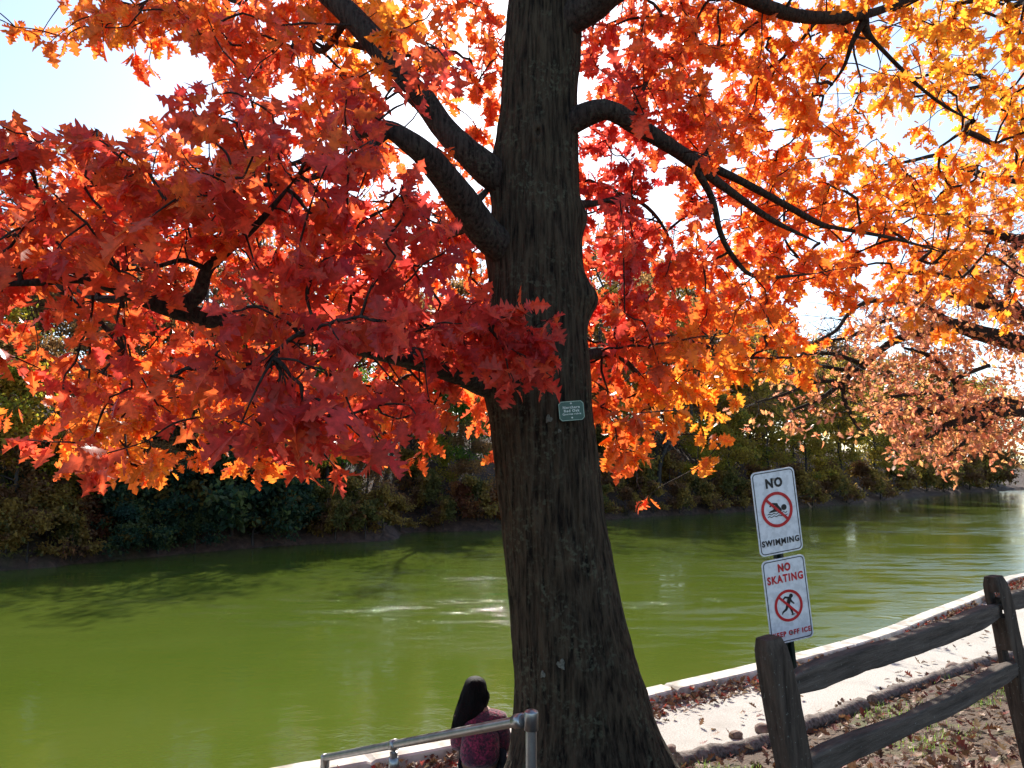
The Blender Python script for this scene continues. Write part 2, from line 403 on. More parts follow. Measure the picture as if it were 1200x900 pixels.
i = np.arange(len(zz) - 1)[:, None] * SEG; j = np.arange(SEG)[None]; j2 = (j + 1) % SEG
OAK = empty('red_oak_tree', (float(cx[0]), TY, gz(cx[0], TY)), 'large oak with blazing red and orange leaves and thick dark trunk beside the lake path', 'tree')
g = MB(); g.add(V.reshape(-1, 3), np.stack([i + j, i + j2, i + SEG + j2, i + SEG + j], -1).reshape(-1, 4))
TRUNK = g.build('trunk', M_BARK, OAK)
def trunk_front(px, py):
    """point on the camera side of the trunk at this pixel"""
    z = at_trunk(px, py)[2]
    for _ in range(4):
        k = int(np.clip(np.searchsorted(zz, z), 0, len(zz) - 1)); c = np.array([cx[k], TY]); rad = R[k].mean()
        rr_ = ray(px, py); x0 = rr_[0] / rr_[1]
        a = 1 + x0 * x0; b = -2 * (c[0] * x0 + c[1]); cc = c @ c - rad * rad
        y = (-b - math.sqrt(max(b * b - 4 * a * cc, 0))) / (2 * a); z = EYE[2] + rr_[2] / rr_[1] * y
    return np.array([x0 * y, y, z]), norm(np.array([x0 * y - c[0], y - c[1], 0]))

# limbs: each is a list of branches, (pixel x, pixel y, depth, pixel width)
LIMBS = {
 'low_left': [[(640, 480, 5.7, 34), (605, 462, 5.6, 38), (560, 443, 5.4, 36), (505, 424, 5.0, 30), (440, 408, 4.7, 27), (350, 390, 4.4, 25), (270, 378, 4.2, 24), (205, 362, 4.0, 24), (160, 345, 3.9, 22), (100, 326, 3.7, 15), (40, 331, 3.6, 9), (-40, 335, 3.5, 6)],
              [(205, 364, 4.0, 22), (232, 345, 4.0, 18), (243, 316, 3.95, 14), (268, 292, 3.9, 12), (296, 268, 3.85, 9), (318, 244, 3.8, 7), (350, 205, 3.7, 4)],
              [(243, 316, 3.95, 8), (215, 305, 3.8, 6), (185, 312, 3.7, 5), (140, 318, 3.5, 3)],
              [(290, 272, 3.85, 7), (275, 255, 3.7, 5), (262, 232, 3.6, 3)],
              [(505, 424, 5.0, 16), (440, 415, 4.2, 12), (390, 400, 3.5, 9), (350, 392, 3.0, 6), (320, 420, 2.7, 4)],
              [(160, 345, 3.9, 12), (120, 350, 4.5, 9), (60, 330, 5.2, 7), (0, 295, 5.6, 6), (-80, 280, 5.8, 4)]],
 'mid_left': [[(635, 318, 5.75, 40), (605, 300, 5.62, 42), (570, 274, 5.45, 40), (545, 240, 5.25, 37), (512, 196, 5.0, 33), (478, 165, 4.85, 26), (445, 150, 4.9, 18), (405, 165, 5.1, 10), (350, 190, 5.2, 6), (300, 200, 5.2, 3)],
              [(455, 155, 4.88, 13), (400, 195, 4.4, 9), (330, 215, 4.0, 6), (250, 215, 3.7, 4)],
              [(560, 262, 5.4, 12), (535, 270, 5.9, 14), (512, 280, 6.3, 14), (490, 302, 6.7, 12), (450, 330, 7.2, 8), (380, 350, 7.5, 5), (300, 360, 7.6, 4)],
              [(550, 245, 5.3, 10), (566, 228, 5.6, 9), (578, 215, 6.0, 6)]],
 'high_left': [[(638, 262, 5.85, 36), (606, 228, 5.75, 40), (573, 200, 5.65, 38), (545, 176, 5.6, 33), (520, 150, 5.65, 29), (497, 118, 5.7, 29), (470, 92, 5.75, 29), (440, 50, 5.8, 30), (410, 18, 5.9, 28), (375, -15, 6.0, 25), (300, -80, 6.2, 18), (200, -140, 6.4, 10)],
               [(470, 92, 5.75, 12), (440, 60, 6.3, 9), (380, 45, 6.8, 7), (340, 30, 7.2, 6), (270, 0, 7.6, 5), (180, -20, 7.8, 3)],
               [(410, 18, 5.9, 10), (375, 60, 6.3, 7), (350, 20, 6.8, 5), (330, -20, 7, 4)]],
 'right': [[(630, 178, 5.8, 28), (660, 150, 5.72, 29), (690, 133, 5.68, 28), (715, 130, 5.65, 23), (745, 147, 5.75, 21), (790, 174, 5.9, 17), (825, 200, 6.1, 13), (850, 220, 6.3, 10), (905, 258, 6.7, 7), (960, 285, 7.1, 4)],
           [(790, 172, 5.9, 12), (835, 196, 6.2, 10), (872, 214, 6.4, 9), (920, 240, 6.8, 8), (960, 262, 7.1, 7), (985, 268, 7.3, 5), (1050, 280, 7.8, 4), (1120, 300, 8.2, 3)],
           [(812, 192, 6.02, 10), (834, 232, 6.2, 8), (845, 275, 6.3, 7), (862, 305, 6.4, 6), (880, 322, 6.6, 5), (905, 325, 6.8, 5), (960, 320, 7.2, 3)],
           [(835, 196, 6.1, 6), (828, 180, 6.2, 5), (835, 166, 6.2, 3)],
           [(740, 140, 5.8, 6), (752, 110, 6.2, 5), (765, 85, 6.5, 3)]],
 'low_right': [[(660, 425, 5.75, 26), (690, 415, 6.05, 15), (716, 411, 6.3, 12), (738, 400, 6.6, 9), (780, 395, 7.0, 7), (830, 405, 7.3, 5), (880, 420, 7.5, 4)],
               [(716, 411, 6.3, 8), (740, 430, 6.6, 6), (765, 470, 6.8, 5), (790, 510, 7, 3)],
               [(660, 240, 5.7, 14), (700, 238, 6.1, 7), (740, 232, 6.5, 5), (775, 262, 7, 4), (800, 320, 7.3, 3)]],
 'top_right': [[(635, 60, 5.85, 36), (660, 28, 5.8, 40), (692, 6, 5.75, 40), (725, -18, 5.7, 38), (780, -45, 5.9, 32), (830, -28, 6.1, 24), (872, -4, 6.3, 18), (910, 12, 6.5, 16), (945, 20, 6.7, 15), (985, 20, 6.9, 14), (1022, 15, 7.1, 10), (1060, 1, 7.3, 8), (1120, -20, 7.6, 5)],
               [(1012, 20, 7.05, 12), (1016, 38, 7.1, 9), (1028, 52, 7.15, 5), (1055, 80, 7.3, 5), (1080, 104, 7.5, 4), (1110, 126, 7.7, 4), (1140, 142, 7.9, 3)],
               [(1010, 28, 7.05, 8), (998, 52, 7.1, 6), (988, 80, 7.2, 4), (965, 112, 7.3, 3)],
               [(780, -45, 5.9, 20), (860, -120, 6.5, 16), (960, -150, 7.2, 12), (1080, -140, 8, 8), (1200, -100, 8.6, 5)]],
 'top': [[(655, -350, 5.6, 30), (700, -420, 5.8, 22), (780, -460, 6.2, 12)], [(645, -300, 5.6, 26), (580, -380, 5.8, 18), (480, -420, 6.2, 10)], [(650, -380, 5.6, 24), (660, -500, 5.6, 18), (640, -620, 5.6, 8)]],
}
limb_nodes = []   # (name, pos)
limb_mb = {}
for nm, brs in LIMBS.items():
    mb = MB(); limb_mb[nm] = mb
    for bi, br in enumerate(brs):
        p = np.array([P(a, b, d) for a, b, d, w_ in br]); r = np.array([w_ * d / FPX / 2 for a, b, d, w_ in br])
        r[-1] *= .35
        tube(mb, p, r, 14 if r[0] > .05 else 8, 6, .10)
        q = catmull(p, 5); rq = np.interp(np.linspace(0, 1, len(q)), np.linspace(0, 1, len(p)), r)
        for a, b in zip(q, rq):
            if b < .10: limb_nodes.append((nm, a))

# foliage coverage, 50-pixel cells, rows from the top of the view
FAR = ["157888778668899998777889", "000124568427899898744667", "000001355237889888643357", "222345666655889588643357", "455555555555789298988775",
       "556666666666778698999982", "445566666666789987777871", "223556777777199988721242", "235666778887899988600000", "137887668887498662000000", "027643511212006430000000", "000000000000000100000000"]
NEAR = ["000000000022000000000000", "000000003344000000000000", "200134656512000000000000", "877788866542000000000000", "899999777640000000000000", "999986677542000000000000", "877767888763000000000000",
        "233457899988610000000000", "122468999889810000000000", "122335797542100000000000", "101111263000000000000000"]
def sample_map(rows, total, pad, up_w):
    cells = []
    R_, C_ = len(rows), 24
    for r in range(-pad, R_):
        for c in range(-pad, C_ + pad):
            v = int(rows[max(r, 0)][min(max(c, 0), C_ - 1)])
            if rows is FAR and c < 11 and 1 < r < 8: v = v * .78
            if r < 0: v = max(v, 4) * up_w
            if c < 0 or c >= C_: v = v * .7
            if v > 0: cells.append((c, r, v ** 1.15))
    cells = np.array(cells); p = cells[:, 2] / cells[:, 2].sum()
    k = rng.choice(len(cells), total, p=p)
    return (cells[k, 0] + rng.uniform(0, 1, total)) * 50, (cells[k, 1] + rng.uniform(0, 1, total)) * 50
def gauss(x, y, cx_, cy_, sx, sy): return np.exp(-((x - cx_) / sx) ** 2 - ((y - cy_) / sy) ** 2)
# far, sunlit layer
fx, fy = sample_map(FAR, 3350, 5, .28)
fd = np.where(fx < 620, 6.6 + rng.normal(0, .9, len(fx)), 6.4 + 2.4 * np.clip((fx - 680) / 500, 0, 1) + rng.normal(0, .8, len(fx)) + 1.6 * np.clip((fx - 820) / 150, 0, 1) * rng.uniform(0, 1, len(fx)))
fd = np.where(fy < 0, 6.6 + rng.uniform(-1.0, 2.6, len(fx)), np.clip(fd, 4.9, 11.5))
fw = np.where(fx < 620, .34, .30 + .42 * np.clip((fx - 700) / 420, 0, 1)) + .30 * gauss(fx, fy, 440, 30, 70, 90) + .25 * gauss(fx, fy, 180, 510, 170, 60) + .22 * gauss(fx, fy, 790, 500, 120, 70) + .10 * gauss(fx, fy, 1100, 30, 160, 120) + .18 * gauss(fx, fy, 80, 20, 120, 60) + .15 * gauss(fx, fy, 860, 450, 80, 60)
fw = fw - .16 * gauss(fx, fy, 735, 230, 70, 160) - .12 * gauss(fx, fy, 1020, 300, 160, 70)
# near, shaded layer
nx_, ny_ = sample_map(NEAR, 530, 2, 0.0)
nd_ = 3.75 - 1.0 * gauss(nx_, ny_, 370, 450, 130, 110) + .9 * gauss(nx_, ny_, 600, 390, 90, 90) + .4 * gauss(nx_, ny_, 480, 60, 150, 120) + rng.normal(0, .35, len(nx_))
nx_ = np.r_[nx_, rng.uniform(535, 650, 26)]; ny_ = np.r_[ny_, rng.uniform(352, 432, 26)]; nd_ = np.r_[nd_, rng.uniform(4.2, 4.75, 26)]
nd_ = np.clip(nd_, 2.35, 5.0)
nd_ = np.where((nx_ > 560) & (nx_ < 720), np.minimum(nd_, 4.75), nd_)
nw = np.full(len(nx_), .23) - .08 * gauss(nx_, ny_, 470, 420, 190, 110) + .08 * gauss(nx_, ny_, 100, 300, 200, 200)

tip = np.concatenate([np.array([P(a, b, d) for a, b, d in zip(fx, fy, fd)]), np.array([P(a, b, d) for a, b, d in zip(nx_, ny_, nd_)])])
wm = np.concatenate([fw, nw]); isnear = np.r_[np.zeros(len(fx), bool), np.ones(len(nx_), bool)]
infr = np.r_[(fy > -30) & (fx > -60) & (fx < 1260), np.ones(len(nx_), bool)]
# drop sprays that would sit inside the trunk
dtr = np.hypot(tip[:, 0] - np.interp(tip[:, 2], zz, cx), tip[:, 1] - TY)
ok = dtr > .75
DP = (tip - EYE) @ FW; TPX = 600 + FPX * ((tip - EYE) @ RT) / DP; TPY = 450 - FPX * ((tip - EYE) @ UP) / DP
ok &= ~((TPX > 555) & (TPX < 715) & (TPY < 335) & (DP < 6.1) & (TPY > -200))
for nm_, bi_, lim, pr in (('low_left', 0, 26, .8), ('low_left', 1, 26, .85), ('low_left', 2, 14, .5), ('mid_left', 0, 30, .8), ('high_left', 0, 28, .72), ('right', 0, 26, .85), ('right', 1, 16, .6), ('top_right', 0, 24, .85)):
    L_ = catmull(np.array([(a, b) for a, b, d, w_ in LIMBS[nm_][bi_]]), 8); D_ = np.interp(np.linspace(0, 1, len(L_)), np.linspace(0, 1, len(LIMBS[nm_][bi_])), [d for a, b, d, w_ in LIMBS[nm_][bi_]])
    L_, D_ = (L_[:40], D_[:40]) if nm_ == 'mid_left' else (L_, D_)
    dm = np.hypot(TPX[:, None] - L_[None, :, 0], TPY[:, None] - 14 - L_[None, :, 1]); km = dm.argmin(1)
    ok &= ~((dm.min(1) < lim) & (DP < D_[km] + .1) & (rng.uniform(0, 1, len(tip)) < pr))
tip, wm, isnear, infr = tip[ok], wm[ok], isnear[ok], infr[ok]
# grow twigs: each spray joins the closest wood already grown
LN = np.array([p for _, p in limb_nodes]); LNM = [n for n, _ in limb_nodes]
d0 = np.array([np.min(np.linalg.norm(LN - p, axis=1)) for p in tip]); order = np.argsort(d0)
pos = np.vstack([LN, tip]); N0 = len(LN); par = np.full(len(pos), -1); owner = list(range(len(pos)))
limb_of = np.array([list(LIMBS).index(n) for n in LNM] + [0] * len(tip))
grown = np.zeros(len(pos), bool); grown[:N0] = True
for k in order:
    gidx = np.flatnonzero(grown); dv = pos[gidx] - tip[k]; dist = np.linalg.norm(dv, axis=1)
    cost = dist + np.where(gidx < N0, 0, .12)
    b = gidx[np.argmin(cost)]; par[N0 + k] = b; limb_of[N0 + k] = limb_of[b]; grown[N0 + k] = True
kids = np.zeros(len(pos))
for k in order[::-1]:
    kids[N0 + k] += 1
    if par[N0 + k] >= 0: kids[par[N0 + k]] += kids[N0 + k]
leafmb = {n: MB() for n in LIMBS}
names = list(LIMBS)
grav = np.array([0, 0, -1.0])
for li, nm in enumerate(names):
    acc = {0: [[] for _ in range(5)], 1: [[] for _ in range(5)]}
    for k in range(len(tip)):
        q = N0 + k
        if limb_of[q] != li: continue
        a = pos[par[q]]; b = tip[k]; L = np.linalg.norm(b - a)
        r1 = .0022 * kids[q] ** .5 + .0012; r0_ = r1 * 1.25 + .0008
        m1 = a * .67 + b * .33 + rng.normal(0, .032, 3) * L + grav * -.04 * L; m2 = a * .33 + b * .67 + rng.normal(0, .032, 3) * L
        if L > .02: tube(limb_mb[nm], [a, m1, m2, b], [r0_, r0_ * .9 + r1 * .1, r1, r1], 5, 3 if isnear[k] else 2, cap=False)
        tw = norm(b - m2)
        n = int(rng.integers(5, 9)) if isnear[k] else int(rng.integers(7, 12))
        if not infr[k]: n = max(4, n // 2)
        ax = tw * .5 + norm(rng.normal(0, 1, (n, 3))) * .8 + grav * rng.uniform(.25, .95, (n, 1))
        base = b - tw * rng.uniform(-.03, .14, (n, 1)) * min(1, L * 4) + norm(ax) * .03
        nr = rng.normal(0, .75, (n, 3)) + np.array([0, -.25, .75])
        sz = rng.uniform(.065, .155, n) if isnear[k] else rng.uniform(.07, .165, n)
        if not infr[k]: sz *= 1.35
        wv = np.clip(wm[k] + rng.normal(0, .05) + rng.normal(0, .05, n), 0, 1)
        cc = pal(wv) * rng.uniform(.75, 1.2, (n, 1))
        A = acc[0 if isnear[k] else 1]
        for lst, v in zip(A, (base, ax, nr, sz, cc)): lst.append(v)
    for lod in (0, 1):
        if acc[lod][0]:
            A = [np.concatenate(x) for x in acc[lod]]; leaf_batch(leafmb[nm], A[0], A[1], A[2], A[3], A[4], lod)
limb_lab = {'low_left': 'lowest thick limb reaching left over the lake with deep red leaves'}
for nm in names:
    lo = limb_mb[nm].build('limb', M_LIMB, OAK)
    if nm in limb_lab: lo['label'] = limb_lab[nm]
    fo = leafmb[nm].build('foliage', M_LEAF, None, False); fo.parent = lo; fo.matrix_parent_inverse = lo.matrix_world.inverted() if False else Matrix.Identity(4)

# lichen scabs on the trunk
M_LICH = simple('lichen', (.08, .08, .062), (.17, .17, .14), 60, .95, .003)
for px0_, py0, s in ((643, 491, .022), (658, 778, .026), (637, 790, .018), (655, 505, .010)):
    c, n = trunk_front(px0_, py0); s2 = np.array([-n[1], n[0], 0.]); g = MB()
    a = np.linspace(0, 2 * PI, 14, endpoint=False); rad = s * (1 + .25 * np.sin(3 * a + px0_) + .15 * np.sin(5 * a))
    ring = c + n * .012 + (np.cos(a) * rad)[:, None] * s2 + (np.sin(a) * rad * 1.2)[:, None] * np.array([0, 0, 1.])
    g.add(np.vstack([ring, ring - n * .03, (c + n * .018)[None]]), [(k, (k + 1) % 14, 14 + (k + 1) % 14, 14 + k) for k in range(14)])
    g.add(np.vstack([ring, (c + n * .018)[None]]), [(k, (k + 1) % 14, 14) for k in range(14)])
    g.build('lichen_patch', M_LICH, OAK)

# ------------------------------------------------------------------ flat signs
def text_mesh(s, size, bold=0.0, ext=.0006):
    cu = bpy.data.curves.new('t', 'FONT'); cu.body = s; cu.size = size; cu.align_x = 'CENTER'; cu.align_y = 'CENTER'; cu.offset = bold; cu.extrude = ext; cu.space_character = 1.22; cu.resolution_u = 3
    o = bpy.data.objects.new('t', cu); COL.objects.link(o); dg = bpy.context.evaluated_depsgraph_get(); dg.update()
    me = bpy.data.meshes.new_from_object(o.evaluated_get(dg)); bpy.data.objects.remove(o)
    V = np.array([v.co[:] for v in me.vertices]); F = [tuple(p.vertices) for p in me.polygons]; bpy.data.meshes.remove(me)
    return V, F
def add_ngon(mb, V, F):
    for k in sorted({len(f) for f in F}):
        r[-1] *= .35
    b = mb.n; mb.V.append(V); mb.n += len(V)
    for k in sorted({len(f) for f in F}):
        mb.F.append(np.array([f for f in F if len(f) == k]) + b)
def plate_poly(pts, z0, z1):
    n = len(pts); p = np.array(pts); V = np.vstack([np.c_[p, np.full(n, z1)], np.c_[p, np.full(n, z0)]])
    F = [tuple(range(n)), tuple(range(2 * n - 1, n - 1, -1))] + [(i, n + i, n + (i + 1) % n, (i + 1) % n) for i in range(n)]
    return V, F
def rrect(w_, h_, r, n=6):
    x, y = rsection(w_ / 2, h_ / 2, r, n); return np.c_[x, y]
def ring_poly(mb, outer, inner, z0, z1):
    n = len(outer); V = np.vstack([np.c_[outer, np.full(n, z1)], np.c_[inner, np.full(n, z1)], np.c_[outer, np.full(n, z0)], np.c_[inner, np.full(n, z0)]])
    F = []
    for i in range(n):
        j = (i + 1) % n; F += [(i, j, n + j, n + i), (2 * n + i, 2 * n + j, j, i), (n + i, n + j, 3 * n + j, 3 * n + i)]
    add_ngon(mb, V, F)
def capsule(mb, a, b, r0_, r1, z0, z1, n=8):
    a = np.array(a, float); b = np.array(b, float); d = math.atan2(*(b - a)[::-1]); pts = []
    for t in np.linspace(d + PI / 2, d + 1.5 * PI, n): pts.append(a + r0_ * np.array([math.cos(t), math.sin(t)]))
    for t in np.linspace(d - PI / 2, d + PI / 2, n): pts.append(b + r1 * np.array([math.cos(t), math.sin(t)]))
    add_ngon(mb, *plate_poly(pts, z0, z1))
def place(mb, M):
    Mx = np.array(M)
    mb.V = [v @ Mx[:3, :3].T + Mx[:3, 3] for v in mb.V]
def frame_mat(o, x, y):
    x = norm(np.array(x)); y = np.array(y); y = norm(y - x * (x @ y)); z = np.cross(x, y)
    M = np.eye(4); M[:3, 0] = x; M[:3, 1] = y; M[:3, 2] = z; M[:3, 3] = o; return M

def paint(name, c, rough=.4):
    m, t, b = mat(name); v = coords(t); n = noise(t, v, 26, 5); c2 = tuple(x * .82 for x in c)
    t.links.new(ramp(t, n, [(.4, c2), (.55, c)]), b.inputs['Base Color']); b.inputs['Roughness'].default_value = rough; bump(t, b, n, .0006); return m
M_WHITE = paint('sign_white', (.84, .83, .84)); M_BLACK = paint('sign_black', (.015, .015, .018)); M_RED = paint('sign_red', (.60, .02, .025)); M_NAVY = paint('sign_border', (.03, .03, .045))
M_GREENP = paint('post_green', (.012, .024, .020), .35); M_BOLT = simple('bolt_steel', (.2, .2, .2), (.45, .45, .45), 40, .4, 0, metal=.8)

yawv = math.radians(14)
def quad_center(c): return sum(P(a, b, 4.1) for a, b in c) / 4
C1 = quad_center([(880.8, 551.7), (927.5, 549.4), (940.6, 646), (892.8, 650.8)]); C2 = quad_center([(893.3, 656.4), (939, 650.8), (953.6, 748), (906, 755)])
up_s = norm(C1 - C2); xr = np.array([math.cos(yawv), math.sin(yawv), .05]); xr = norm(xr - up_s * (xr @ up_s))
SP = empty('sign_post', (0, 0, 0), 'dark green post carrying white no swimming and no skating signs behind the fence', 'sign post')
zn = np.cross(xr, up_s)
pole_top = C1 + up_s * .10 - zn * .035; pole_bot = pole_top - up_s * 1.0
tt = (gz(*pole_bot[:2]) - .25 - pole_top[2]) / (-up_s[2]); pole_bot = pole_top - up_s * tt
SP.location = Vector((pole_bot[0], pole_bot[1], pole_bot[2] + .25)); bpy.context.view_layer.update()
g = MB(); sx = np.array([.03, .03, .018, .012, -.012, -.018, -.03, -.03, -.012, -.008, .008, .012]); sy = np.array([0, .006, .006, .032, .032, .006, .006, 0, 0, .024, .024, 0])
# U-channel section swept along the post
ax_ = [xr, -zn]; V = []
for p in (pole_bot, pole_top): V.append(p + sx[:, None] * xr + sy[:, None] * (-zn))
n_ = 12; add_ngon(g, np.vstack(V), [(k, (k + 1) % n_, n_ + (k + 1) % n_, n_ + k) for k in range(n_)] + [tuple(range(n_)), tuple(range(n_, 2 * n_))])
pole = g.build('pole', M_GREENP, SP, False)
def sub(mb, name, m, parent, M):
    place(mb, M); o = mb.build(name, m, None, False); o.parent = parent; o.matrix_parent_inverse = Matrix.Identity(4); return o
def make_sign(center, w_, h_, name, lab, texts, picto, ringr, ringc):
    M = frame_mat(center, xr, up_s)
    g = MB(); add_ngon(g, *plate_poly(rrect(w_, h_, .028), -.0015, .0015)); place(g, M); s = g.build(name, M_WHITE, SP, False); s['label'] = lab
    # the sign keeps world coordinates; children are in the same space
    def child(mb, nm, m):
        place(mb, M); o = mb.build(nm, m, None, False); o.parent = s; o.matrix_parent_inverse = Matrix.Identity(4); return o
    g = MB(); o_ = rrect(w_ - .016, h_ - .016, .023); i_ = rrect(w_ - .026, h_ - .026, .019); ring_poly(g, o_, i_, .0018, .0026); child(g, 'border', M_NAVY)
    a = np.linspace(0, 2 * PI, 48, endpoint=False); cs = np.c_[np.cos(a), np.sin(a)]
    g = MB(); picto(g, ringc); child(g, 'pictogram', M_BLACK)
    g = MB(); ring_poly(g, cs * ringr + ringc, cs * (ringr * .83) + ringc, .004, .0048)
    d = np.array([1, -1]) / 2 ** .5; nn = np.array([1, 1]) / 2 ** .5; h = ringr * .075; e = ringr * .86
    add_ngon(g, *plate_poly([ringc - d * e - nn * h, ringc + d * e - nn * h, ringc + d * e + nn * h, ringc - d * e + nn * h], .0041, .0050)); child(g, 'prohibition_ring', M_RED)
    for tx, y, size, m, sx_ in texts:
        g = MB(); V, F = text_mesh(tx, size, size * (.05 if len(tx) < 4 else .036)); V = V * np.array([sx_ / np.ptp(V[:, 0]), 1, 1]) + np.array([0, y, .0036]); add_ngon(g, V, F); child(g, 'lettering', m)
    g = MB()
    for y in (h_ / 2 - .045, -h_ / 2 + .05):
        r[-1] *= .35
    for y in (h_ / 2 - .052, -h_ / 2 + .05):
        g = MB(); add_ngon(g, *plate_poly(cs[::4] * .0075 + [0, y], .002, .0075)); child(g, 'bolt', M_BOLT)
    return s
def swimmer(g, c):
    S = .098 / .098
    def q(x, y): return c + np.array([x, y]) * .001 * 1.0
    capsule(g, q(45, 6), q(45.1, 6), .0165, .0165, .002, .0034, 12)            # head
    add_ngon(g, *plate_poly([q(-52, -12), q(-40, -3), q(-22, 2), q(-8, 22), q(2, 30), q(8, 26), q(28, 0), q(30, -12)], .002, .0032))  # torso and shoulder
    capsule(g, q(2, 28), q(-24, 34), .007, .006, .0021, .0036); capsule(g, q(-24, 34), q(-40, 22), .006, .004, .0022, .0035)
    for yy, ph in ((-19, 0), (-33, 0)):
        xs_ = np.linspace(-62, 62, 32); top = yy + 3 * np.sin(xs_ * .21 + ph); p = [q(x, y) for x, y in zip(xs_, top)] + [q(x, y - 4.5) for x, y in zip(xs_[::-1], top[::-1])]
        V = np.array([[*a, .003] for a in p]); n = 32
        add_ngon(g, V, [(k, k + 1, 2 * n - 2 - k, 2 * n - 1 - k) for k in range(n - 1)])
def skater(g, c):
    def q(x, y): return c + np.array([x, y]) * .001
    capsule(g, q(22, 50), q(22.1, 50), .0115, .0115, .002, .0034, 12)
    capsule(g, q(10, 36), q(-2, 6), .012, .010, .0021, .0035)
    capsule(g, q(8, 40), q(-16, 48), .006, .005, .0022, .0036); capsule(g, q(-16, 48), q(-28, 38), .005, .004, .0023, .0034)
    capsule(g, q(12, 36), q(22, 18), .006, .005, .0024, .0037); capsule(g, q(22, 18), q(34, 6), .005, .004, .0025, .0036)
    capsule(g, q(-2, 6), q(12, -18), .009, .007, .0026, .0038); capsule(g, q(12, -18), q(20, -50), .007, .004, .0027, .0037); capsule(g, q(14, -54), q(32, -52), .003, .002, .0028, .0038)
    capsule(g, q(-4, 6), q(-16, -18), .009, .007, .0029, .0039); capsule(g, q(-16, -18), q(-40, -32), .007, .004, .0030, .0040); capsule(g, q(-44, -40), q(-36, -24), .003, .002, .0031, .0041)
SW, SH = .272, .465
make_sign(C1, SW, SH, 'no_swimming_sign', 'upper sign with black NO SWIMMING lettering', [('NO', .158, .068, M_BLACK, .105), ('SWIMMING', -.166, .044, M_BLACK, .235)], swimmer, .098, np.array([0, .012]))
make_sign(C2, SW, SH, 'no_skating_sign', 'lower sign with red NO SKATING KEEP OFF ICE lettering', [('NO', .178, .058, M_RED, .078), ('SKATING', .118, .058, M_RED, .225), ('KEEP OFF ICE', -.183, .037, M_RED, .24)], skater, .088, np.array([0, -.032]))

# name plaque on the trunk
pc, pn = trunk_front(668, 482); pn = norm(pn * .35 + np.array([-.05, -1, 0]) * .65)
pxv = norm(np.cross(np.array([0, 0, 1.]), pn)); t_ = .09; pup = norm(np.array([0, 0, 1.]) * math.cos(t_) - pxv * math.sin(t_)); pxv = norm(np.cross(pup, pn))
PM = frame_mat(pc + pn * .045, pxv, pup)
PL = empty('name_plaque', pc, 'small green octagonal plaque with white lettering fixed to the oak trunk', 'plaque'); bpy.context.view_layer.update()
def chamf(w_, h_, c): return np.array([(w_ / 2 - c, h_ / 2), (-w_ / 2 + c, h_ / 2), (-w_ / 2, h_ / 2 - c), (-w_ / 2, -h_ / 2 + c), (-w_ / 2 + c, -h_ / 2), (w_ / 2 - c, -h_ / 2), (w_ / 2, -h_ / 2 + c), (w_ / 2, h_ / 2 - c)])
PW, PH = .182, .138
M_PG = paint('plaque_green', (.006, .085, .06), .35); M_PB = paint('plaque_rim', (.30, .46, .36), .4); M_PT = paint('plaque_text', (.62, .74, .68), .4)
def pl(mb, nm, m):
    place(mb, PM); return mb.build(nm, m, PL, False)
g = MB(); add_ngon(g, *plate_poly(chamf(PW, PH, .018), -.004, .002)); pl(g, 'plate', M_PG)
g = MB(); ring_poly(g, chamf(PW - .003, PH - .003, .018), chamf(PW - .012, PH - .012, .0155), .0022, .0035); pl(g, 'rim', M_PB)
for tx, y, s in (('Northern', .024, .026), ('Red Oak', .000, .026), ('Quercus rubra', -.022, .018)):
    g = MB(); V, F = text_mesh(tx, s, s * .03, .0004); add_ngon(g, V + np.array([0, y, .003]), F); pl(g, 'lettering', M_PT)
a = np.linspace(0, 2 * PI, 12, endpoint=False)
for y in (.052, -.048):
    g = MB(); add_ngon(g, *plate_poly(np.c_[np.cos(a), np.sin(a)] * .006 + [0, y], .0022, .006)); pl(g, 'screw', M_PT)
g = MB(); add_ngon(g, *plate_poly(chamf(.05, .05, .01), -.09, -.0045)); pl(g, 'spacer', M_PG)

# ------------------------------------------------------------------ split rail fence
def wood_mat(name, c0, c1, axis):
    m, t, b = mat(name); sc_ = [26, 26, 26]; sc_[axis] = 2.2; v = coords(t, tuple(sc_)); n = noise(t, v, 1.3, 6, .7); v2 = coords(t); n2 = noise(t, v2, 70, 3)
    c = ramp(t, n, [(.3, c0), (.7, c1)]); c = mixc(t, ramp(t, n2, [(.64, (0, 0, 0)), (.72, (.7, .7, .7))]), c, (.24, .25, .22))
    t.links.new(c, b.inputs['Base Color']); b.inputs['Roughness'].default_value = .85; b.inputs['Specular IOR Level'].default_value = .2; bump(t, b, n, .012); return m
M_POST = wood_mat('post_wood', (.026, .018, .013), (.12, .088, .066), 2); M_RAIL = wood_mat('rail_wood', (.03, .023, .018), (.15, .118, .095), 0)
FEN = empty('split_rail_fence', (0, 0, 0), 'weathered dark split rail wooden fence descending beside the path at right', 'fence')
pA = PY(900, 747, 3.0); pA2 = PY(931, 905, 3.0); pB = PY(1164, 675, 4.6); pB2 = PY(1197, 820, 4.6)
def post_line(t0, t1):
    u = norm(t1 - t0); L = (gz(*t1[:2]) - .3 - t0[2]) / u[2]; return t0, t0 + u * L
fd_ = norm((pB - pA) * np.array([1, 1, 0]))
pC = pB + fd_ * 2.5 + np.array([0, 0, .02]); posts = [post_line(pA, pA2), post_line(pB, pB2), post_line(pC, pC + np.array([.05, 0, -1.]))]
FEN.location = Vector((pA2[0], pA2[1], gz(*pA2[:2]))); bpy.context.view_layer.update()
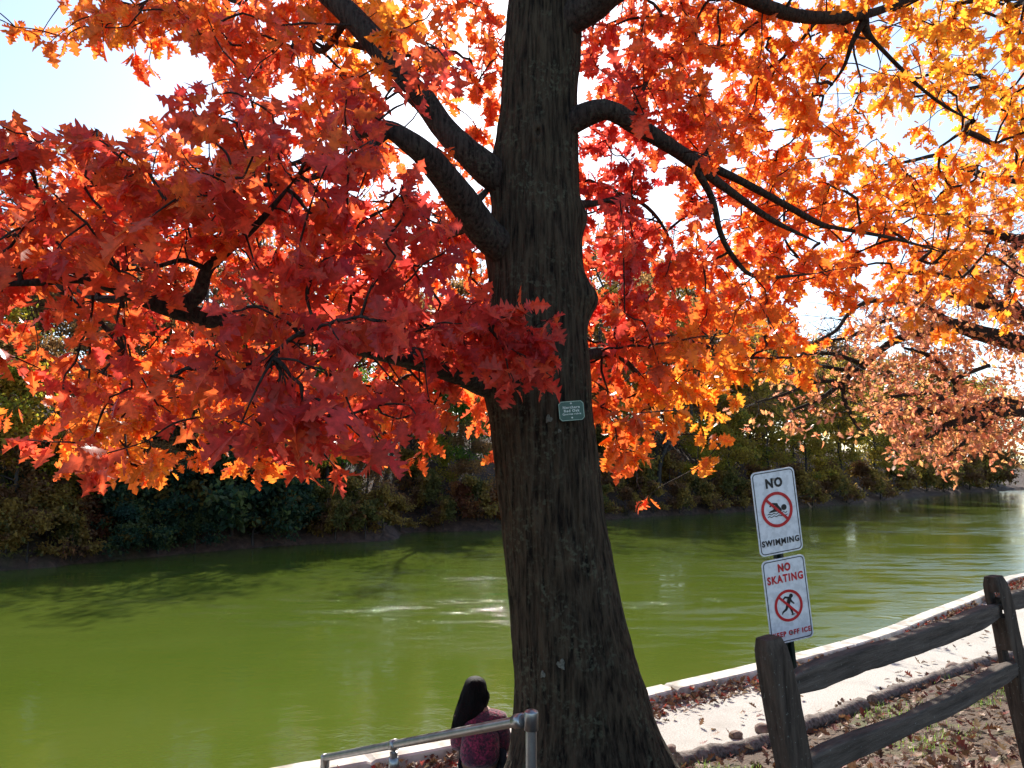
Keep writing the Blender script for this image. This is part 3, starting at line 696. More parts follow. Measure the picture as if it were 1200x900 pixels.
def eval_obj(o, name, m, parent):
    dg = bpy.context.evaluated_depsgraph_get(); dg.update(); me = bpy.data.meshes.new_from_object(o.evaluated_get(dg)); me.name = name
    n = bpy.data.objects.new(name, me); COL.objects.link(n); bpy.data.objects.remove(o); me.materials.clear(); me.materials.append(m)
    if parent: n.parent = parent; n.matrix_parent_inverse = Matrix.Translation(-parent.location)
    return n
rails_z = {}
def rail_pts(pxy): return [PY(a, b, y) for a, b, y in pxy]
topA, topB = PY(925, 803, 3.03), PY(1168, 713, 4.6)
botA, botB = PY(930, 905, 3.02), PY(1192, 781, 4.6)
for k, (t0, t1) in enumerate(posts):
    n = 36; T = np.linspace(0, 1, n)[:, None]; pts = t1 * (1 - T) + t0 * T
    rad = np.ones(n); rad[-1] = .72; rad[-2] = .93; rad[-3] = .985
    g = MB(); secx, secy = rsection(.056, .050, .016, 4); u = norm(t0 - t1)
    fx_ = norm(fd_ - u * (fd_ @ u)); fy_ = np.cross(u, fx_)
    V = pts[:, None] + rad[:, None, None] * (secx[None, :, None] * (fx_ * .35 + fy_ * .94) [None, None] * 1.0 + secy[None, :, None] * (fx_ * .94 - fy_ * .35)[None, None])
    V = V + (V - pts[:, None]) * (fbm(V * np.array([14, 14, 1.6]), 50 + k) * .24)[..., None]
    m_ = len(secx); i = np.arange(n - 1)[:, None] * m_; j = np.arange(m_)[None]; j2 = (j + 1) % m_
    b0 = V.reshape(-1, 3); g.add(b0, np.stack([i + j, i + j2, i + m_ + j2, i + m_ + j], -1).reshape(-1, 4))
    g.F.append(np.arange(m_)[None, ::-1]); g.F.append((np.arange(m_) + (n - 1) * m_)[None])
    me = g.mesh('post', M_POST, False); o = bpy.data.objects.new('post', me); COL.objects.link(o)
    # mortises
    cut = MB()
    hs = [topA[2] + .0, botA[2]] if k == 0 else [topB[2] + .02, botB[2] + .02]
    for h in hs:
        tq = (h - t1[2]) / (t0[2] - t1[2]); c = t1 + (t0 - t1) * tq + u * .012
        bx = []
        for a in (-1, 1):
            for b in (-1, 1):
                for d in (-1, 1): bx.append(c + fx_ * a * (.2 if k else .2) * (1 if (k or a > 0) else 0) + fy_ * b * .032 + u * d * .075)
        cut.add(bx, [(0, 1, 3, 2), (4, 6, 7, 5), (0, 4, 5, 1), (2, 3, 7, 6), (0, 2, 6, 4), (1, 5, 7, 3)])
    bm_ = bmesh.new(); bm_.from_mesh(me); bmesh.ops.recalc_face_normals(bm_, faces=bm_.faces); bm_.to_mesh(me); bm_.free()
    cme = cut.mesh('cut', None, False); bm_ = bmesh.new(); bm_.from_mesh(cme); bmesh.ops.recalc_face_normals(bm_, faces=bm_.faces); bm_.to_mesh(cme); bm_.free()
    co_ = bpy.data.objects.new('cut', cme); COL.objects.link(co_)
    md = o.modifiers.new('b', 'BOOLEAN'); md.object = co_; md.operation = 'DIFFERENCE'; md.solver = 'EXACT'
    eval_obj(o, 'post', M_POST, FEN); bpy.data.objects.remove(co_)
topC = posts[2][0] + (posts[2][1] - posts[2][0]) * .12; botC = posts[2][0] + (posts[2][1] - posts[2][0]) * .42
def rail(a, b, seed, h=.054):
    n = 40; T = np.linspace(0, 1, n)[:, None]; p = a * (1 - T) + b * T
    p[:, 2] += .012 * np.sin(T[:, 0] * PI * 1.7 + seed) - .01
    e = np.clip(np.minimum(T[:, 0], 1 - T[:, 0]) / .10, 0, 1); sc_ = .66 + .34 * e
    u = norm(b - a); upv = np.array([0, 0, 1.]); upv = norm(upv - u * (u @ upv)); sd = np.cross(u, upv)
    sx_, sy_ = rsection(.030, h, .012, 4)
    V = p[:, None] + sx_[None, :, None] * sd * np.minimum(1, .8 + .2 * e)[:, None, None] + sc_[:, None, None] * sy_[None, :, None] * upv
    V = V + (V - p[:, None]) * (fbm(V * np.array([3, 3, 9]) + seed, 60) * .28)[..., None]
    m_ = len(sx_); i = np.arange(n - 1)[:, None] * m_; j = np.arange(m_)[None]; j2 = (j + 1) % m_
    g = MB(); g.add(V.reshape(-1, 3), np.stack([i + j, i + j2, i + m_ + j2, i + m_ + j], -1).reshape(-1, 4)); g.F.append(np.arange(m_)[None]); g.F.append((np.arange(m_) + (n - 1) * m_)[None, ::-1])
    Mr = np.eye(4); Mr[:3, 0] = u; Mr[:3, 1] = sd; Mr[:3, 2] = np.cross(u, sd); Mr[:3, 3] = a
    g.V = [(v - a) @ Mr[:3, :3] for v in g.V]; o = g.build('rail', M_RAIL, None, False); o.parent = FEN; o.matrix_parent_inverse = Matrix.Translation(-FEN.location); o.matrix_basis = Matrix(Mr.tolist())
def ext(a, b, ea, eb): u = norm(b - a); return a - u * ea, b + u * eb
rail(*ext(topA, topB, .02, .02), 1); rail(*ext(botA, botB, .02, .02), 2, .048)
rail(*ext(topB + fd_ * .05 + np.array([0, 0, .03]), topC, 0, .05), 3); rail(*ext(botB + fd_ * .05, botC, 0, .05), 4, .048)

# ------------------------------------------------------------------ handrail
M_GALV = simple('galvanised_steel', (.26, .27, .27), (.42, .43, .43), 14, .34, .0008, metal=.9, lo=.3, hi=.7)
hr0 = P(618, 843, 3.2); hr1 = P(381, 888, 5.1)
HR = empty('handrail', (hr0[0], hr0[1], gz(*hr0[:2])), 'galvanised steel pipe handrail in front of the sitting person', 'handrail'); bpy.context.view_layer.update()
hu = norm(hr1 - hr0)
g = MB(); tube(g, [hr0 + hu * .03, hr0 * .5 + hr1 * .5, hr1], .023, 20); g.build('top_pipe', M_GALV, HR)
hp = P(622.5, 838, 3.2)
for q, r in ((hp, .024), (hr0 + hu * 1.42 + np.array([0, 0, -.03]), .022), (hr1, .021)):
    g = MB(); bz = gz(*q[:2]); tube(g, [(q[0], q[1], bz - .1), (q[0], q[1], q[2] + (.005 if r > .023 else -.01))], r, 20); po = g.build('post', M_GALV, HR)
    g = MB(); top = q[2] + (.014 if r > .021 and r > .022 else 0.0)
    if r == .022: zs = [-.13, -.128, -.05, -.048]; rs = [.022, .029, .029, .022]
    else: zs = [-.075, -.073, .0, .004, .012]; rs = [.023, .0305, .0305, .029, .012]
    tube(g, [(q[0], q[1], q[2] + z + .012) for z in zs], rs, 20); c = g.build('sleeve', M_GALV, None); c.parent = po; c.matrix_parent_inverse = Matrix.Identity(4)
g = MB(); tube(g, [hr0 + hu * .035, hr0 + hu * .037, hr0 + hu * .095, hr0 + hu * .097], [.023, .031, .031, .023], 20); g.build('pipe_collar', M_GALV, HR)
mq = hr0 + hu * 1.42
g = MB(); tube(g, [mq - hu * .03, mq - hu * .028, mq + hu * .028, mq + hu * .03], [.023, .0295, .0295, .023], 20); g.build('pipe_collar', M_GALV, HR)
g = MB(); tube(g, [mq + np.array([0, 0, -.02]), mq + np.array([0, 0, -.09])], .012, 10); g.build('swivel_pin', M_GALV, HR)

# ------------------------------------------------------------------ step, logs, stones
M_STONE = simple('step_stone', (.10, .095, .09), (.22, .21, .20), 7, .9, .01)
ST = P(560, 893, 5.95); stz = ST[2]
bm_ = bmesh.new(); bmesh.ops.create_cube(bm_, size=1)
for v in bm_.verts: v.co = Vector((v.co.x * 1.15, v.co.y * .62, v.co.z * .5))
bmesh.ops.bevel(bm_, geom=bm_.edges[:], offset=.025, segments=3, affect='EDGES'); bmesh.ops.subdivide_edges(bm_, edges=bm_.edges[:], cuts=2)
for v in bm_.verts: v.co += Vector(fbm(np.array([v.co[:]]) * 5, 71)[0] * np.array([.012, .012, .006]))
me = bpy.data.meshes.new('stone_step'); bm_.to_mesh(me); bm_.free(); me.materials.append(M_STONE)
o = bpy.data.objects.new('stone_step', me); COL.objects.link(o); o.location = (-.72, 5.75, stz - .25); o.rotation_euler = (0, 0, .3)
tag(o, 'grey stone step under the sitting person at the edge of the path', 'step')

M_LOG = simple('log_wood', (.07, .055, .045), (.24, .20, .17), 4, .9, .012, (8, 8, 8))
def log_(a, b, r, lab, seed):
    a = np.array([a[0], a[1], gz(*a[:2]) + r * .45]); b = np.array([b[0], b[1], gz(*b[:2]) + r * .45]); n = 14; T = np.linspace(0, 1, n)[:, None]
    p = a * (1 - T) + b * T; p += np.stack([fbm(np.c_[T * 3, T * 0 + seed, T * 0 + k], 80) for k in range(3)], 1) * .03
    g = MB(); tube(g, p, r * .88 * (1 + .12 * np.sin(T[:, 0] * 5 + seed)), 18, 3, .34); o = g.build('log', M_LOG); tag(o, lab, 'log', 'logs edging the path'); return o
log_(G(796, 890, .85), G(905, 866, .85), .085, 'grey edging log at the foot of the oak behind the left fence post', 1)
log_(G(912, 864, .85), G(1012, 826, .85), .085, 'grey edging log behind the sign post and lower fence rail', 2)
log_(G(1022, 822, .85), G(1152, 774, .85), .085, 'grey edging log beside the grass under the fence rails', 3)
log_(G(1160, 771, .85), G(1290, 728, .85), .085, 'farthest edging log running behind the right fence post', 4)

M_ROCK = simple('rock', (.10, .065, .05), (.28, .20, .16), 9, .9, .01)
def rock(px, py, s, lab, seed):
    p = G(px, py, .80); p[2] = max(gz(*p[:2]), PATH_Z)
    bm_ = bmesh.new(); bmesh.ops.create_icosphere(bm_, subdivisions=3, radius=1)
    for v in bm_.verts:
        c = np.array(v.co[:]); d = 1 + .35 * fbm(c[None] * 1.4 + seed, 90)[0]; q = c * d; q = np.sign(q) * np.abs(q) ** .85
        v.co = Vector(q * np.array(s))
    me = bpy.data.meshes.new('rock'); bm_.to_mesh(me); bm_.free(); me.materials.append(M_ROCK)
    o = bpy.data.objects.new('rock', me); COL.objects.link(o); o.location = (p[0], p[1], p[2] + s[2] * .45); o.rotation_euler = (0, 0, seed); tag(o, lab, 'rock', 'rocks on the path')
rock(1117, 784, (.17, .10, .085), 'brown wedge shaped rock on the path beyond the fence', 1.0)
rock(893, 852, (.085, .07, .06), 'reddish rock leaning beside the left fence post', 2.0)
rock(862, 858, (.07, .06, .045), 'pale lumpy rock on the path left of the fence post', 3.3)
rock(786, 873, (.06, .05, .035), 'small grey rock at the right foot of the oak', 4.1)

# ------------------------------------------------------------------ fallen leaves, grass
LIT = np.array([(.15, .07, .04), (.22, .12, .07), (.28, .19, .13), (.19, .05, .035), (.36, .26, .19), (.10, .055, .035)])
def litter(name, xy, z, sz, red=0.0):
    n = len(xy); mb = MB(); a = rng.uniform(0, 2 * PI, n)
    ax = np.stack([np.cos(a), np.sin(a), rng.normal(.05, .25, n)], 1); nr = np.stack([rng.normal(0, .35, n), rng.normal(0, .35, n), np.ones(n)], 1)
    c = LIT[rng.integers(0, len(LIT), n)] * rng.uniform(.7, 1.2, (n, 1)); k = rng.uniform(0, 1, n) < red; c[k] = np.array([(.34, .05, .03)]) * rng.uniform(.7, 1.4, (k.sum(), 1))
    leaf_batch(mb, np.c_[xy, z + rng.uniform(.012, .03, n)], ax, nr, sz * rng.uniform(.7, 1.25, n), c, 1, fold=rng.normal(.35, .3, n), curl=rng.normal(-.2, .3, n))
    return mb
cand = np.c_[rng.uniform(-6, 10, 42000), rng.uniform(1.4, 13, 42000)]
t = sdist(cand, EDGE); s = sdist(cand, CURB_I)
dn = fbm(np.c_[cand * .9, np.zeros(len(cand))], 15)
keep = ((t > .05) & (s > .02) & (rng.uniform(0, 1, len(cand)) < .46 + .6 * dn)) | ((t <= .05) & (s > .02) & (rng.uniform(0, 1, len(cand)) < .025 + .3 * np.exp(-((t) / .25) ** 2)))
keep &= cand[:, 1] < np.interp(cand[:, 0], CURB_I[:, 0], CURB_I[:, 1]) - .02
xy = cand[keep]; tz = np.maximum(ground_z(xy), PATH_Z)
tag(litter('fallen_leaves', xy, tz, .082).build('fallen_leaves', M_LITTER, None, False), 'brown fallen leaves scattered over the ground and path', 'fallen leaves', kind='stuff')
u = rng.uniform(0, 1, 9000); cc = resample(CURB_I, 2000); cc = resample(CURB_I, 6000); vis = np.flatnonzero((cc[:, 0] > -3.5) & (cc[:, 0] < 18)); k = vis[rng.integers(0, len(vis), 4200)]
base = cc[k]; nrm = norm(offset(cc, 1.0) - cc)[k]; xy = base + nrm * np.abs(rng.normal(0, .16, len(base)))[:, None] + nrm * .02
sel = (sdist(xy, CURB_I) > .015) & (fbm(np.c_[xy * 1.2, xy[:, :1] * 0], 77) > -.25); xy = xy[sel]; dd = np.abs(sdist(xy, CURB_I))
tag(litter('fallen_leaves', xy, PATH_Z + np.clip(.16 - dd, 0, .16) * .55 * rng.uniform(.2, 1, len(xy)), .072, .1).build('fallen_leaves', M_LITTER, None, False), 'reddish drift of fallen leaves piled along the foot of the curb', 'fallen leaves', kind='stuff')
# grass tufts
cand = np.c_[rng.uniform(1.2, 7.5, 30000), rng.uniform(3.4, 9.5, 30000)]; t = sdist(cand, EDGE); dn = fbm(np.c_[cand * .8, np.zeros(len(cand))], 44)
keep = (t > .12) & (t < 1.6) & (dn > -.02) & (rng.uniform(0, 1, len(cand)) < np.clip((dn + .02) * 5, 0, 1)); xy = cand[keep]; n = len(xy)
b = np.c_[xy, ground_z(xy)]; a = rng.uniform(0, 2 * PI, n); d = np.stack([np.cos(a), np.sin(a), np.zeros(n)], 1); s2 = np.stack([-np.sin(a), np.cos(a), np.zeros(n)], 1)
L = rng.uniform(.03, .085, n)[:, None]; wd = .0028
V = np.stack([b - s2 * wd, b + s2 * wd, b + d * L * .35 + [0, 0, 1] * L * .75 + s2 * wd * .6, b + d * L * .35 + [0, 0, 1] * L * .75 - s2 * wd * .6, b + d * L * .9 + [0, 0, 1] * L], 1)
ii = np.arange(n)[:, None] * 5; gcol = np.array([(.10, .17, .03)]) * rng.uniform(.6, 1.5, (n, 1))
g = MB(); g.add(V.reshape(-1, 3), ii + np.array([[0, 1, 2, 3]]), np.repeat(gcol, 5, 0)); g.F.append(ii + np.array([[3, 2, 4]]))
tag(g.build('grass', M_FARLEAF, None, False), 'thin green grass patches growing under the fence rails', 'grass', kind='stuff')

# ------------------------------------------------------------------ person
def skin(joints, edges, name, m, parent, sub_=2, post=None):
    me = bpy.data.meshes.new(name); me.from_pydata([j[0] for j in joints], edges, []); o = bpy.data.objects.new(name, me); COL.objects.link(o)
    sk = o.modifiers.new('s', 'SKIN'); me.skin_vertices
    if not me.skin_vertices: me.skin_vertices.new() if hasattr(me.skin_vertices, 'new') else None
    for v, j in zip(me.skin_vertices[0].data, joints): v.radius = j[1] if isinstance(j[1], tuple) else (j[1], j[1])
    me.skin_vertices[0].data[0].use_root = True
    ss = o.modifiers.new('d', 'SUBSURF'); ss.levels = sub_; ss.render_levels = sub_
    n = eval_obj(o, name, m, parent)
    for p in n.data.polygons: p.use_smooth = True
    return n
M_SKIN = simple('skin', (.34, .19, .13), (.40, .23, .16), 20, .55, .0005)
def sweater_mat():
    m, t, b = mat('sweater_knit'); v = coords(t); n = noise(t, v, 55, 3); n2 = noise(t, v, 9, 3)
    c = ramp(t, n, [(.38, (.018, .007, .014)), (.50, (.15, .012, .042)), (.64, (.36, .028, .08))]); c = mixc(t, ramp(t, n2, [(.42, (0, 0, 0)), (.62, (.75, .75, .75))]), c, (.035, .010, .028))
    t.links.new(c, b.inputs['Base Color']); b.inputs['Roughness'].default_value = .95; b.inputs['Sheen Weight'].default_value = .3; bump(t, b, n, .012); return m
M_SWEAT = sweater_mat(); M_PANTS = simple('dark_trousers', (.012, .012, .016), (.03, .03, .036), 30, .9, .003); M_SHOE = simple('shoe', (.05, .05, .05), (.1, .1, .1), 20, .6, .001)
def hair_mat():
    m, t, b = mat('black_hair'); v = coords(t, (60, 60, 4)); n = noise(t, v, 2, 4)
    t.links.new(ramp(t, n, [(.3, (.002, .0016, .0016)), (.7, (.008, .006, .0055))]), b.inputs['Base Color']); b.inputs['Roughness'].default_value = .62; b.inputs['Specular IOR Level'].default_value = .08; bump(t, b, n, .010); return m
M_HAIR = hair_mat()
px0, py0 = -.245, 5.93; S = stz
def J(x, y, z, r): return ((px0 + x, py0 + y, S + z), r)
PER = empty('person', (px0, py0, S), 'person with long black hair in a dark magenta sweater sitting by the water', 'person'); bpy.context.view_layer.update()
body = [J(0, .01, .10, (.105, .085)), J(0, .035, .20, (.11, .08)), J(.005, .08, .32, (.125, .085)), J(-.005, .14, .425, (.07, .06)), J(-.02, .18, .47, (.042, .045)), J(-.04, .215, .53, (.068, .078)), J(-.05, .235, .60, (.06, .07)),
        J(-.16, .11, .405, .05), J(-.19, .17, .18, .038), J(-.08, .40, .17, .026), J(-.05, .44, .165, (.030, .016)),
        J(.16, .11, .405, .05), J(.20, .15, .17, .038), J(.10, .40, .15, .026), J(.06, .44, .155, (.030, .016)),
        J(-.085, .07, .09, .07), J(-.13, .42, .20, .058), J(-.13, .47, -.20, .036), J(-.13, .56, -.25, (.035, .025)),
        J(.085, .07, .09, .07), J(.10, .43, .20, .058), J(.11, .48, -.20, .036), J(.12, .57, -.25, (.035, .025))]
be = [(0, 1), (1, 2), (2, 3), (3, 4), (4, 5), (5, 6), (3, 7), (7, 8), (8, 9), (9, 10), (3, 11), (11, 12), (12, 13), (13, 14), (0, 15), (15, 16), (16, 17), (17, 18), (0, 19), (19, 20), (20, 21), (21, 22)]
k = len(body)
for hand, sgn in ((10, 1), (14, -1)):
    h = np.array(body[hand][0]) - np.array([px0, py0, S])
    for f in range(4):
        o1 = h + np.array([sgn * .035, .012 - f * .0, .018 - f * .016]); L = (.9, 1.0, .95, .75)[f]
        body += [J(*o1, .0095), J(*(o1 + np.array([sgn * .03 * L, .018 * L, -.006])), .0085), J(*(o1 + np.array([sgn * .05 * L, .006, -.014])), .0075)]
        be += [(hand, k), (k, k + 1), (k + 1, k + 2)]; k += 3
    body += [J(*(h + np.array([sgn * .0, .03, .03])), .011), J(*(h + np.array([sgn * .03, .045, .038])), .009)]; be += [(hand, k), (k, k + 1)]; k += 2
skin(body, be, 'body', M_SKIN, PER, 1)
sw = [J(0, -.015, .07, (.165, .125)), J(0, .02, .20, (.165, .115)), J(.005, .075, .32, (.155, .105)), J(0, .12, .41, (.105, .075)), J(-.01, .155, .45, (.06, .055)),
      J(-.155, .11, .395, .072), J(-.19, .17, .18, .060), J(-.10, .37, .17, .042), J(.155, .11, .395, .072), J(.20, .15, .17, .060), J(.12, .37, .15, .042)]
skin(sw, [(0, 1), (1, 2), (2, 3), (3, 4), (3, 5), (5, 6), (6, 7), (3, 8), (8, 9), (9, 10)], 'sweater', M_SWEAT, PER, 2)
pt = [J(0, 0, .085, (.158, .12)), J(-.075, .08, .095, .085), J(-.13, .42, .20, .073), J(-.13, .47, -.17, .055), J(.075, .08, .095, .085), J(.10, .43, .20, .073), J(.11, .48, -.17, .055)]
skin(pt, [(0, 1), (1, 2), (2, 3), (0, 4), (4, 5), (5, 6)], 'trousers', M_PANTS, PER, 2)
for sx_ in (-.13, .115):
    skin([J(sx_, .46, -.235, .042), J(sx_, .54, -.25, (.045, .035)), J(sx_, .64, -.258, (.04, .026))], [(0, 1), (1, 2)], 'shoe', M_SHOE, PER, 2)
# head details: nose, ears, eyes
hd = J(-.045, .225, .555, 0)[0]
g = MB(); tube(g, [(hd[0] - .01, hd[1] + .075, hd[2] + .02), (hd[0] - .012, hd[1] + .095, hd[2] - .012), (hd[0] - .012, hd[1] + .08, hd[2] - .022)], [.006, .012, .010], 10, 3); g.build('nose', M_SKIN, PER)
for sx_ in (-.032, .012):
    g = MB(); tube(g, [(hd[0] + sx_ - .012, hd[1] + .073, hd[2] + .012), (hd[0] + sx_, hd[1] + .077, hd[2] + .014), (hd[0] + sx_ + .012, hd[1] + .073, hd[2] + .012)], [.002, .007, .002], 8, 3); g.build('eye', M_HAIR, PER)
# hair: cap plus long locks falling over the left shoulder
rings = np.array([(-.048, .222, .690, .004, .004), (-.048, .222, .686, .035, .036), (-.048, .22, .672, .062, .066), (-.048, .216, .645, .084, .090), (-.05, .208, .605, .098, .104), (-.056, .196, .56, .110, .108), (-.066, .172, .51, .116, .10), (-.086, .125, .455, .112, .09),
                  (-.118, .085, .41, .088, .068), (-.140, .062, .37, .060, .05), (-.155, .052, .335, .038, .036), (-.164, .048, .305, .020, .022), (-.168, .046, .28, .004, .004)])
rg_ = catmull(rings, 5); a = np.linspace(0, 2 * PI, 64, endpoint=False)
ridge = 1 + .035 * (vnoise(np.stack([np.cos(a) * 6, np.sin(a) * 6, a * 0], 1), 5) - .5)[None] * np.clip((.67 - rg_[:, 2]) / .1, 0, 1)[:, None] * 2
ridge = ridge * (1 + .13 * fbm(np.stack(np.broadcast_arrays(np.cos(a)[None] * 2.2, np.sin(a)[None] * 2.2, rg_[:, 2, None] * 9), -1), 8))
rxy = np.maximum(rg_[:, 3:5], .002)
V = np.stack([px0 + rg_[:, 0, None] + rxy[:, 0, None] * np.cos(a) * ridge, py0 + rg_[:, 1, None] + rxy[:, 1, None] * np.sin(a) * ridge, np.repeat(S + rg_[:, 2, None], 64, 1)], -1)
i = np.arange(len(rg_) - 1)[:, None] * 64; j = np.arange(64)[None]; j2 = (j + 1) % 64
g = MB(); g.add(V.reshape(-1, 3), np.stack([i + j2, i + j, i + 64 + j, i + 64 + j2], -1).reshape(-1, 4)); g.F.append(np.arange(64)[None]); g.F.append((np.arange(64) + (len(rg_) - 1) * 64)[None, ::-1])
hair = g.build('hair', M_HAIR, PER)
hr = [((px0 - .05, py0 + .208, S + .60), 0)]
g = MB(); hc = np.array(hr[0][0])
for k in range(170):
    a = rng.uniform(PI * .55, PI * 2.2); e = rng.uniform(.0, .8)
    d = np.array([math.cos(a) * math.cos(e), -abs(math.sin(a)) * math.cos(e) * .9, math.sin(e)])
    p0 = hc + np.array([d[0] * .088, d[1] * .092, .03 - rng.uniform(0, .05)]); sd = -1 if d[0] < .35 else 1
    p1 = hc + np.array([d[0] * .115, -.03 + d[1] * .085, -.06 + d[2] * .03]); p2 = hc + np.array([d[0] * .11 - .05, -.075 + d[1] * .09, -.19]); p3 = hc + np.array([d[0] * .06 - .11 + rng.normal(0, .012), -.14 + d[1] * .05, -.235 - rng.uniform(0, .07) * (1 if d[0] < .2 else .1)])
    if d[0] > .45: p3 = p2 + np.array([.0, -.02, -.03])
    tube(g, [p0, p1, p2, p3], [.005, .006, .005, .0012], 5, 3)
hs = g.build('hair_locks', M_HAIR, None); hs.parent = hair; hs.matrix_parent_inverse = Matrix.Identity(4)

# ------------------------------------------------------------------ the second oak, right
O2D = 16.0
o2base = np.array([P(1345, 500, O2D)[0], 15.4, 0.]); o2base[2] = gz(*o2base[:2])
OAK2 = empty('russet_oak_tree', o2base, 'spreading oak with pinkish russet leaves and dark crooked limbs reaching in from the right', 'tree'); bpy.context.view_layer.update()
g = MB(); top2 = P(1300, 150, O2D)
tp = [o2base + [0, 0, -.3], o2base + [0, 0, .5], P(1340, 480, O2D), P(1325, 380, O2D), P(1310, 260, O2D), P(1290, 120, O2D), P(1270, -40, O2D)]
tube(g, tp, [.75, .55, .46, .42, .34, .24, .1], 24, 10, .12); g.build('trunk', M_LIMB, OAK2)
L2 = {
 'a': [[(1335, 440, 16, 40), (1270, 420, 15.8, 26), (1200, 403, 15.6, 19), (1150, 391, 15.4, 17), (1117, 381, 15.3, 15), (1090, 388, 15.2, 11), (1047, 400, 15, 8), (1013, 427, 14.8, 7), (987, 448, 14.7, 6), (960, 468, 14.6, 4), (925, 482, 14.5, 3)],
       [(1040, 403, 15, 6), (1000, 432, 15.2, 5), (960, 428, 15.4, 4), (930, 422, 15.6, 3)],
       [(1100, 384, 15.2, 6), (1065, 373, 15, 5), (1030, 378, 14.8, 4), (995, 395, 14.6, 4), (955, 402, 14.4, 3), (915, 412, 14.2, 2)],
       [(990, 447, 14.7, 5), (955, 448, 14.4, 4), (920, 462, 14.2, 3), (885, 472, 14, 2)],
       [(1013, 427, 14.8, 5), (970, 414, 14.6, 4), (930, 420, 14.4, 3), (880, 440, 14.2, 2)],
       [(1117, 381, 15.3, 7), (1085, 360, 15.0, 6), (1027, 352, 14.6, 5), (997, 365, 14.4, 4), (980, 387, 14.2, 4), (955, 402, 14, 4), (932, 420, 13.8, 3)],
       [(987, 448, 14.7, 5), (990, 470, 14.5, 5), (1000, 492, 14.4, 4), (1012, 512, 14.3, 3)]],
 'f': [[(1300, 240, 16, 20), (1240, 262, 15.9, 14), (1200, 280, 15.8, 11), (1160, 272, 15.7, 8), (1125, 255, 15.6, 5), (1100, 250, 15.5, 3)], [(1200, 280, 15.8, 8), (1165, 315, 15.7, 6), (1130, 330, 15.5, 4), (1090, 318, 15.4, 3)], [(1240, 262, 15.9, 8), (1215, 200, 16, 6), (1190, 170, 16, 4)]],
 'b': [[(1325, 390, 16, 30), (1250, 378, 16, 20), (1200, 368, 15.8, 16), (1167, 359, 15.6, 13), (1137, 354, 15.5, 9), (1100, 340, 15.3, 6), (1060, 345, 15, 4)],
       [(1200, 368, 15.8, 9), (1180, 340, 15.9, 7), (1190, 310, 16, 6), (1170, 290, 16, 4)],
       [(1167, 359, 15.6, 8), (1140, 320, 15.4, 6), (1110, 300, 15.2, 4)]],
 'c': [[(1340, 490, 16, 36), (1260, 480, 15.8, 20), (1200, 472, 15.6, 13), (1173, 470, 15.5, 12), (1153, 477, 15.4, 11), (1127, 479, 15.3, 12), (1100, 482, 15.2, 11), (1063, 482, 15, 8), (1047, 486, 14.9, 5), (1020, 480, 14.7, 3)],
       [(1127, 480, 15.3, 9), (1120, 450, 15.1, 6), (1128, 440, 15, 5), (1160, 428, 14.9, 4)],
       [(1110, 480, 15.2, 7), (1095, 460, 15, 7), (1065, 462, 14.8, 5), (1045, 465, 14.6, 3)],
       [(1120, 450, 15.1, 5), (1105, 430, 14.9, 5), (1085, 415, 14.7, 4), (1060, 408, 14.5, 3)]],
 'd': [[(1340, 500, 16, 30), (1260, 492, 15.5, 18), (1197, 482, 15.2, 12), (1165, 484, 15.1, 12), (1127, 492, 15.0, 11), (1090, 510, 14.8, 6), (1060, 530, 14.6, 3)],
       [(1165, 484, 15.1, 7), (1140, 510, 14.9, 5), (1110, 535, 14.8, 3)]],
 'e': [[(1315, 290, 16, 26), (1250, 225, 16.2, 14), (1197, 212, 16.2, 9), (1157, 207, 16.1, 8), (1133, 197, 16, 7), (1103, 182, 15.9, 5), (1060, 190, 15.8, 3), (1000, 198, 15.7, 2)],
       [(1157, 207, 16.1, 5), (1110, 196, 15.9, 4), (1050, 210, 15.8, 3), (1010, 206, 15.7, 2)],
       [(1250, 225, 16.2, 9), (1200, 140, 16.3, 7), (1160, 100, 16.2, 6), (1130, 80, 16.1, 4), (1060, 95, 16, 3), (1000, 110, 15.9, 2)],
       [(1160, 100, 16.2, 5), (1110, 108, 16, 3), (1060, 115, 15.9, 2)]]}
R2 = np.array([(.55, .19, .10), (.62, .27, .13), (.48, .16, .11), (.64, .32, .14), (.56, .23, .17)])
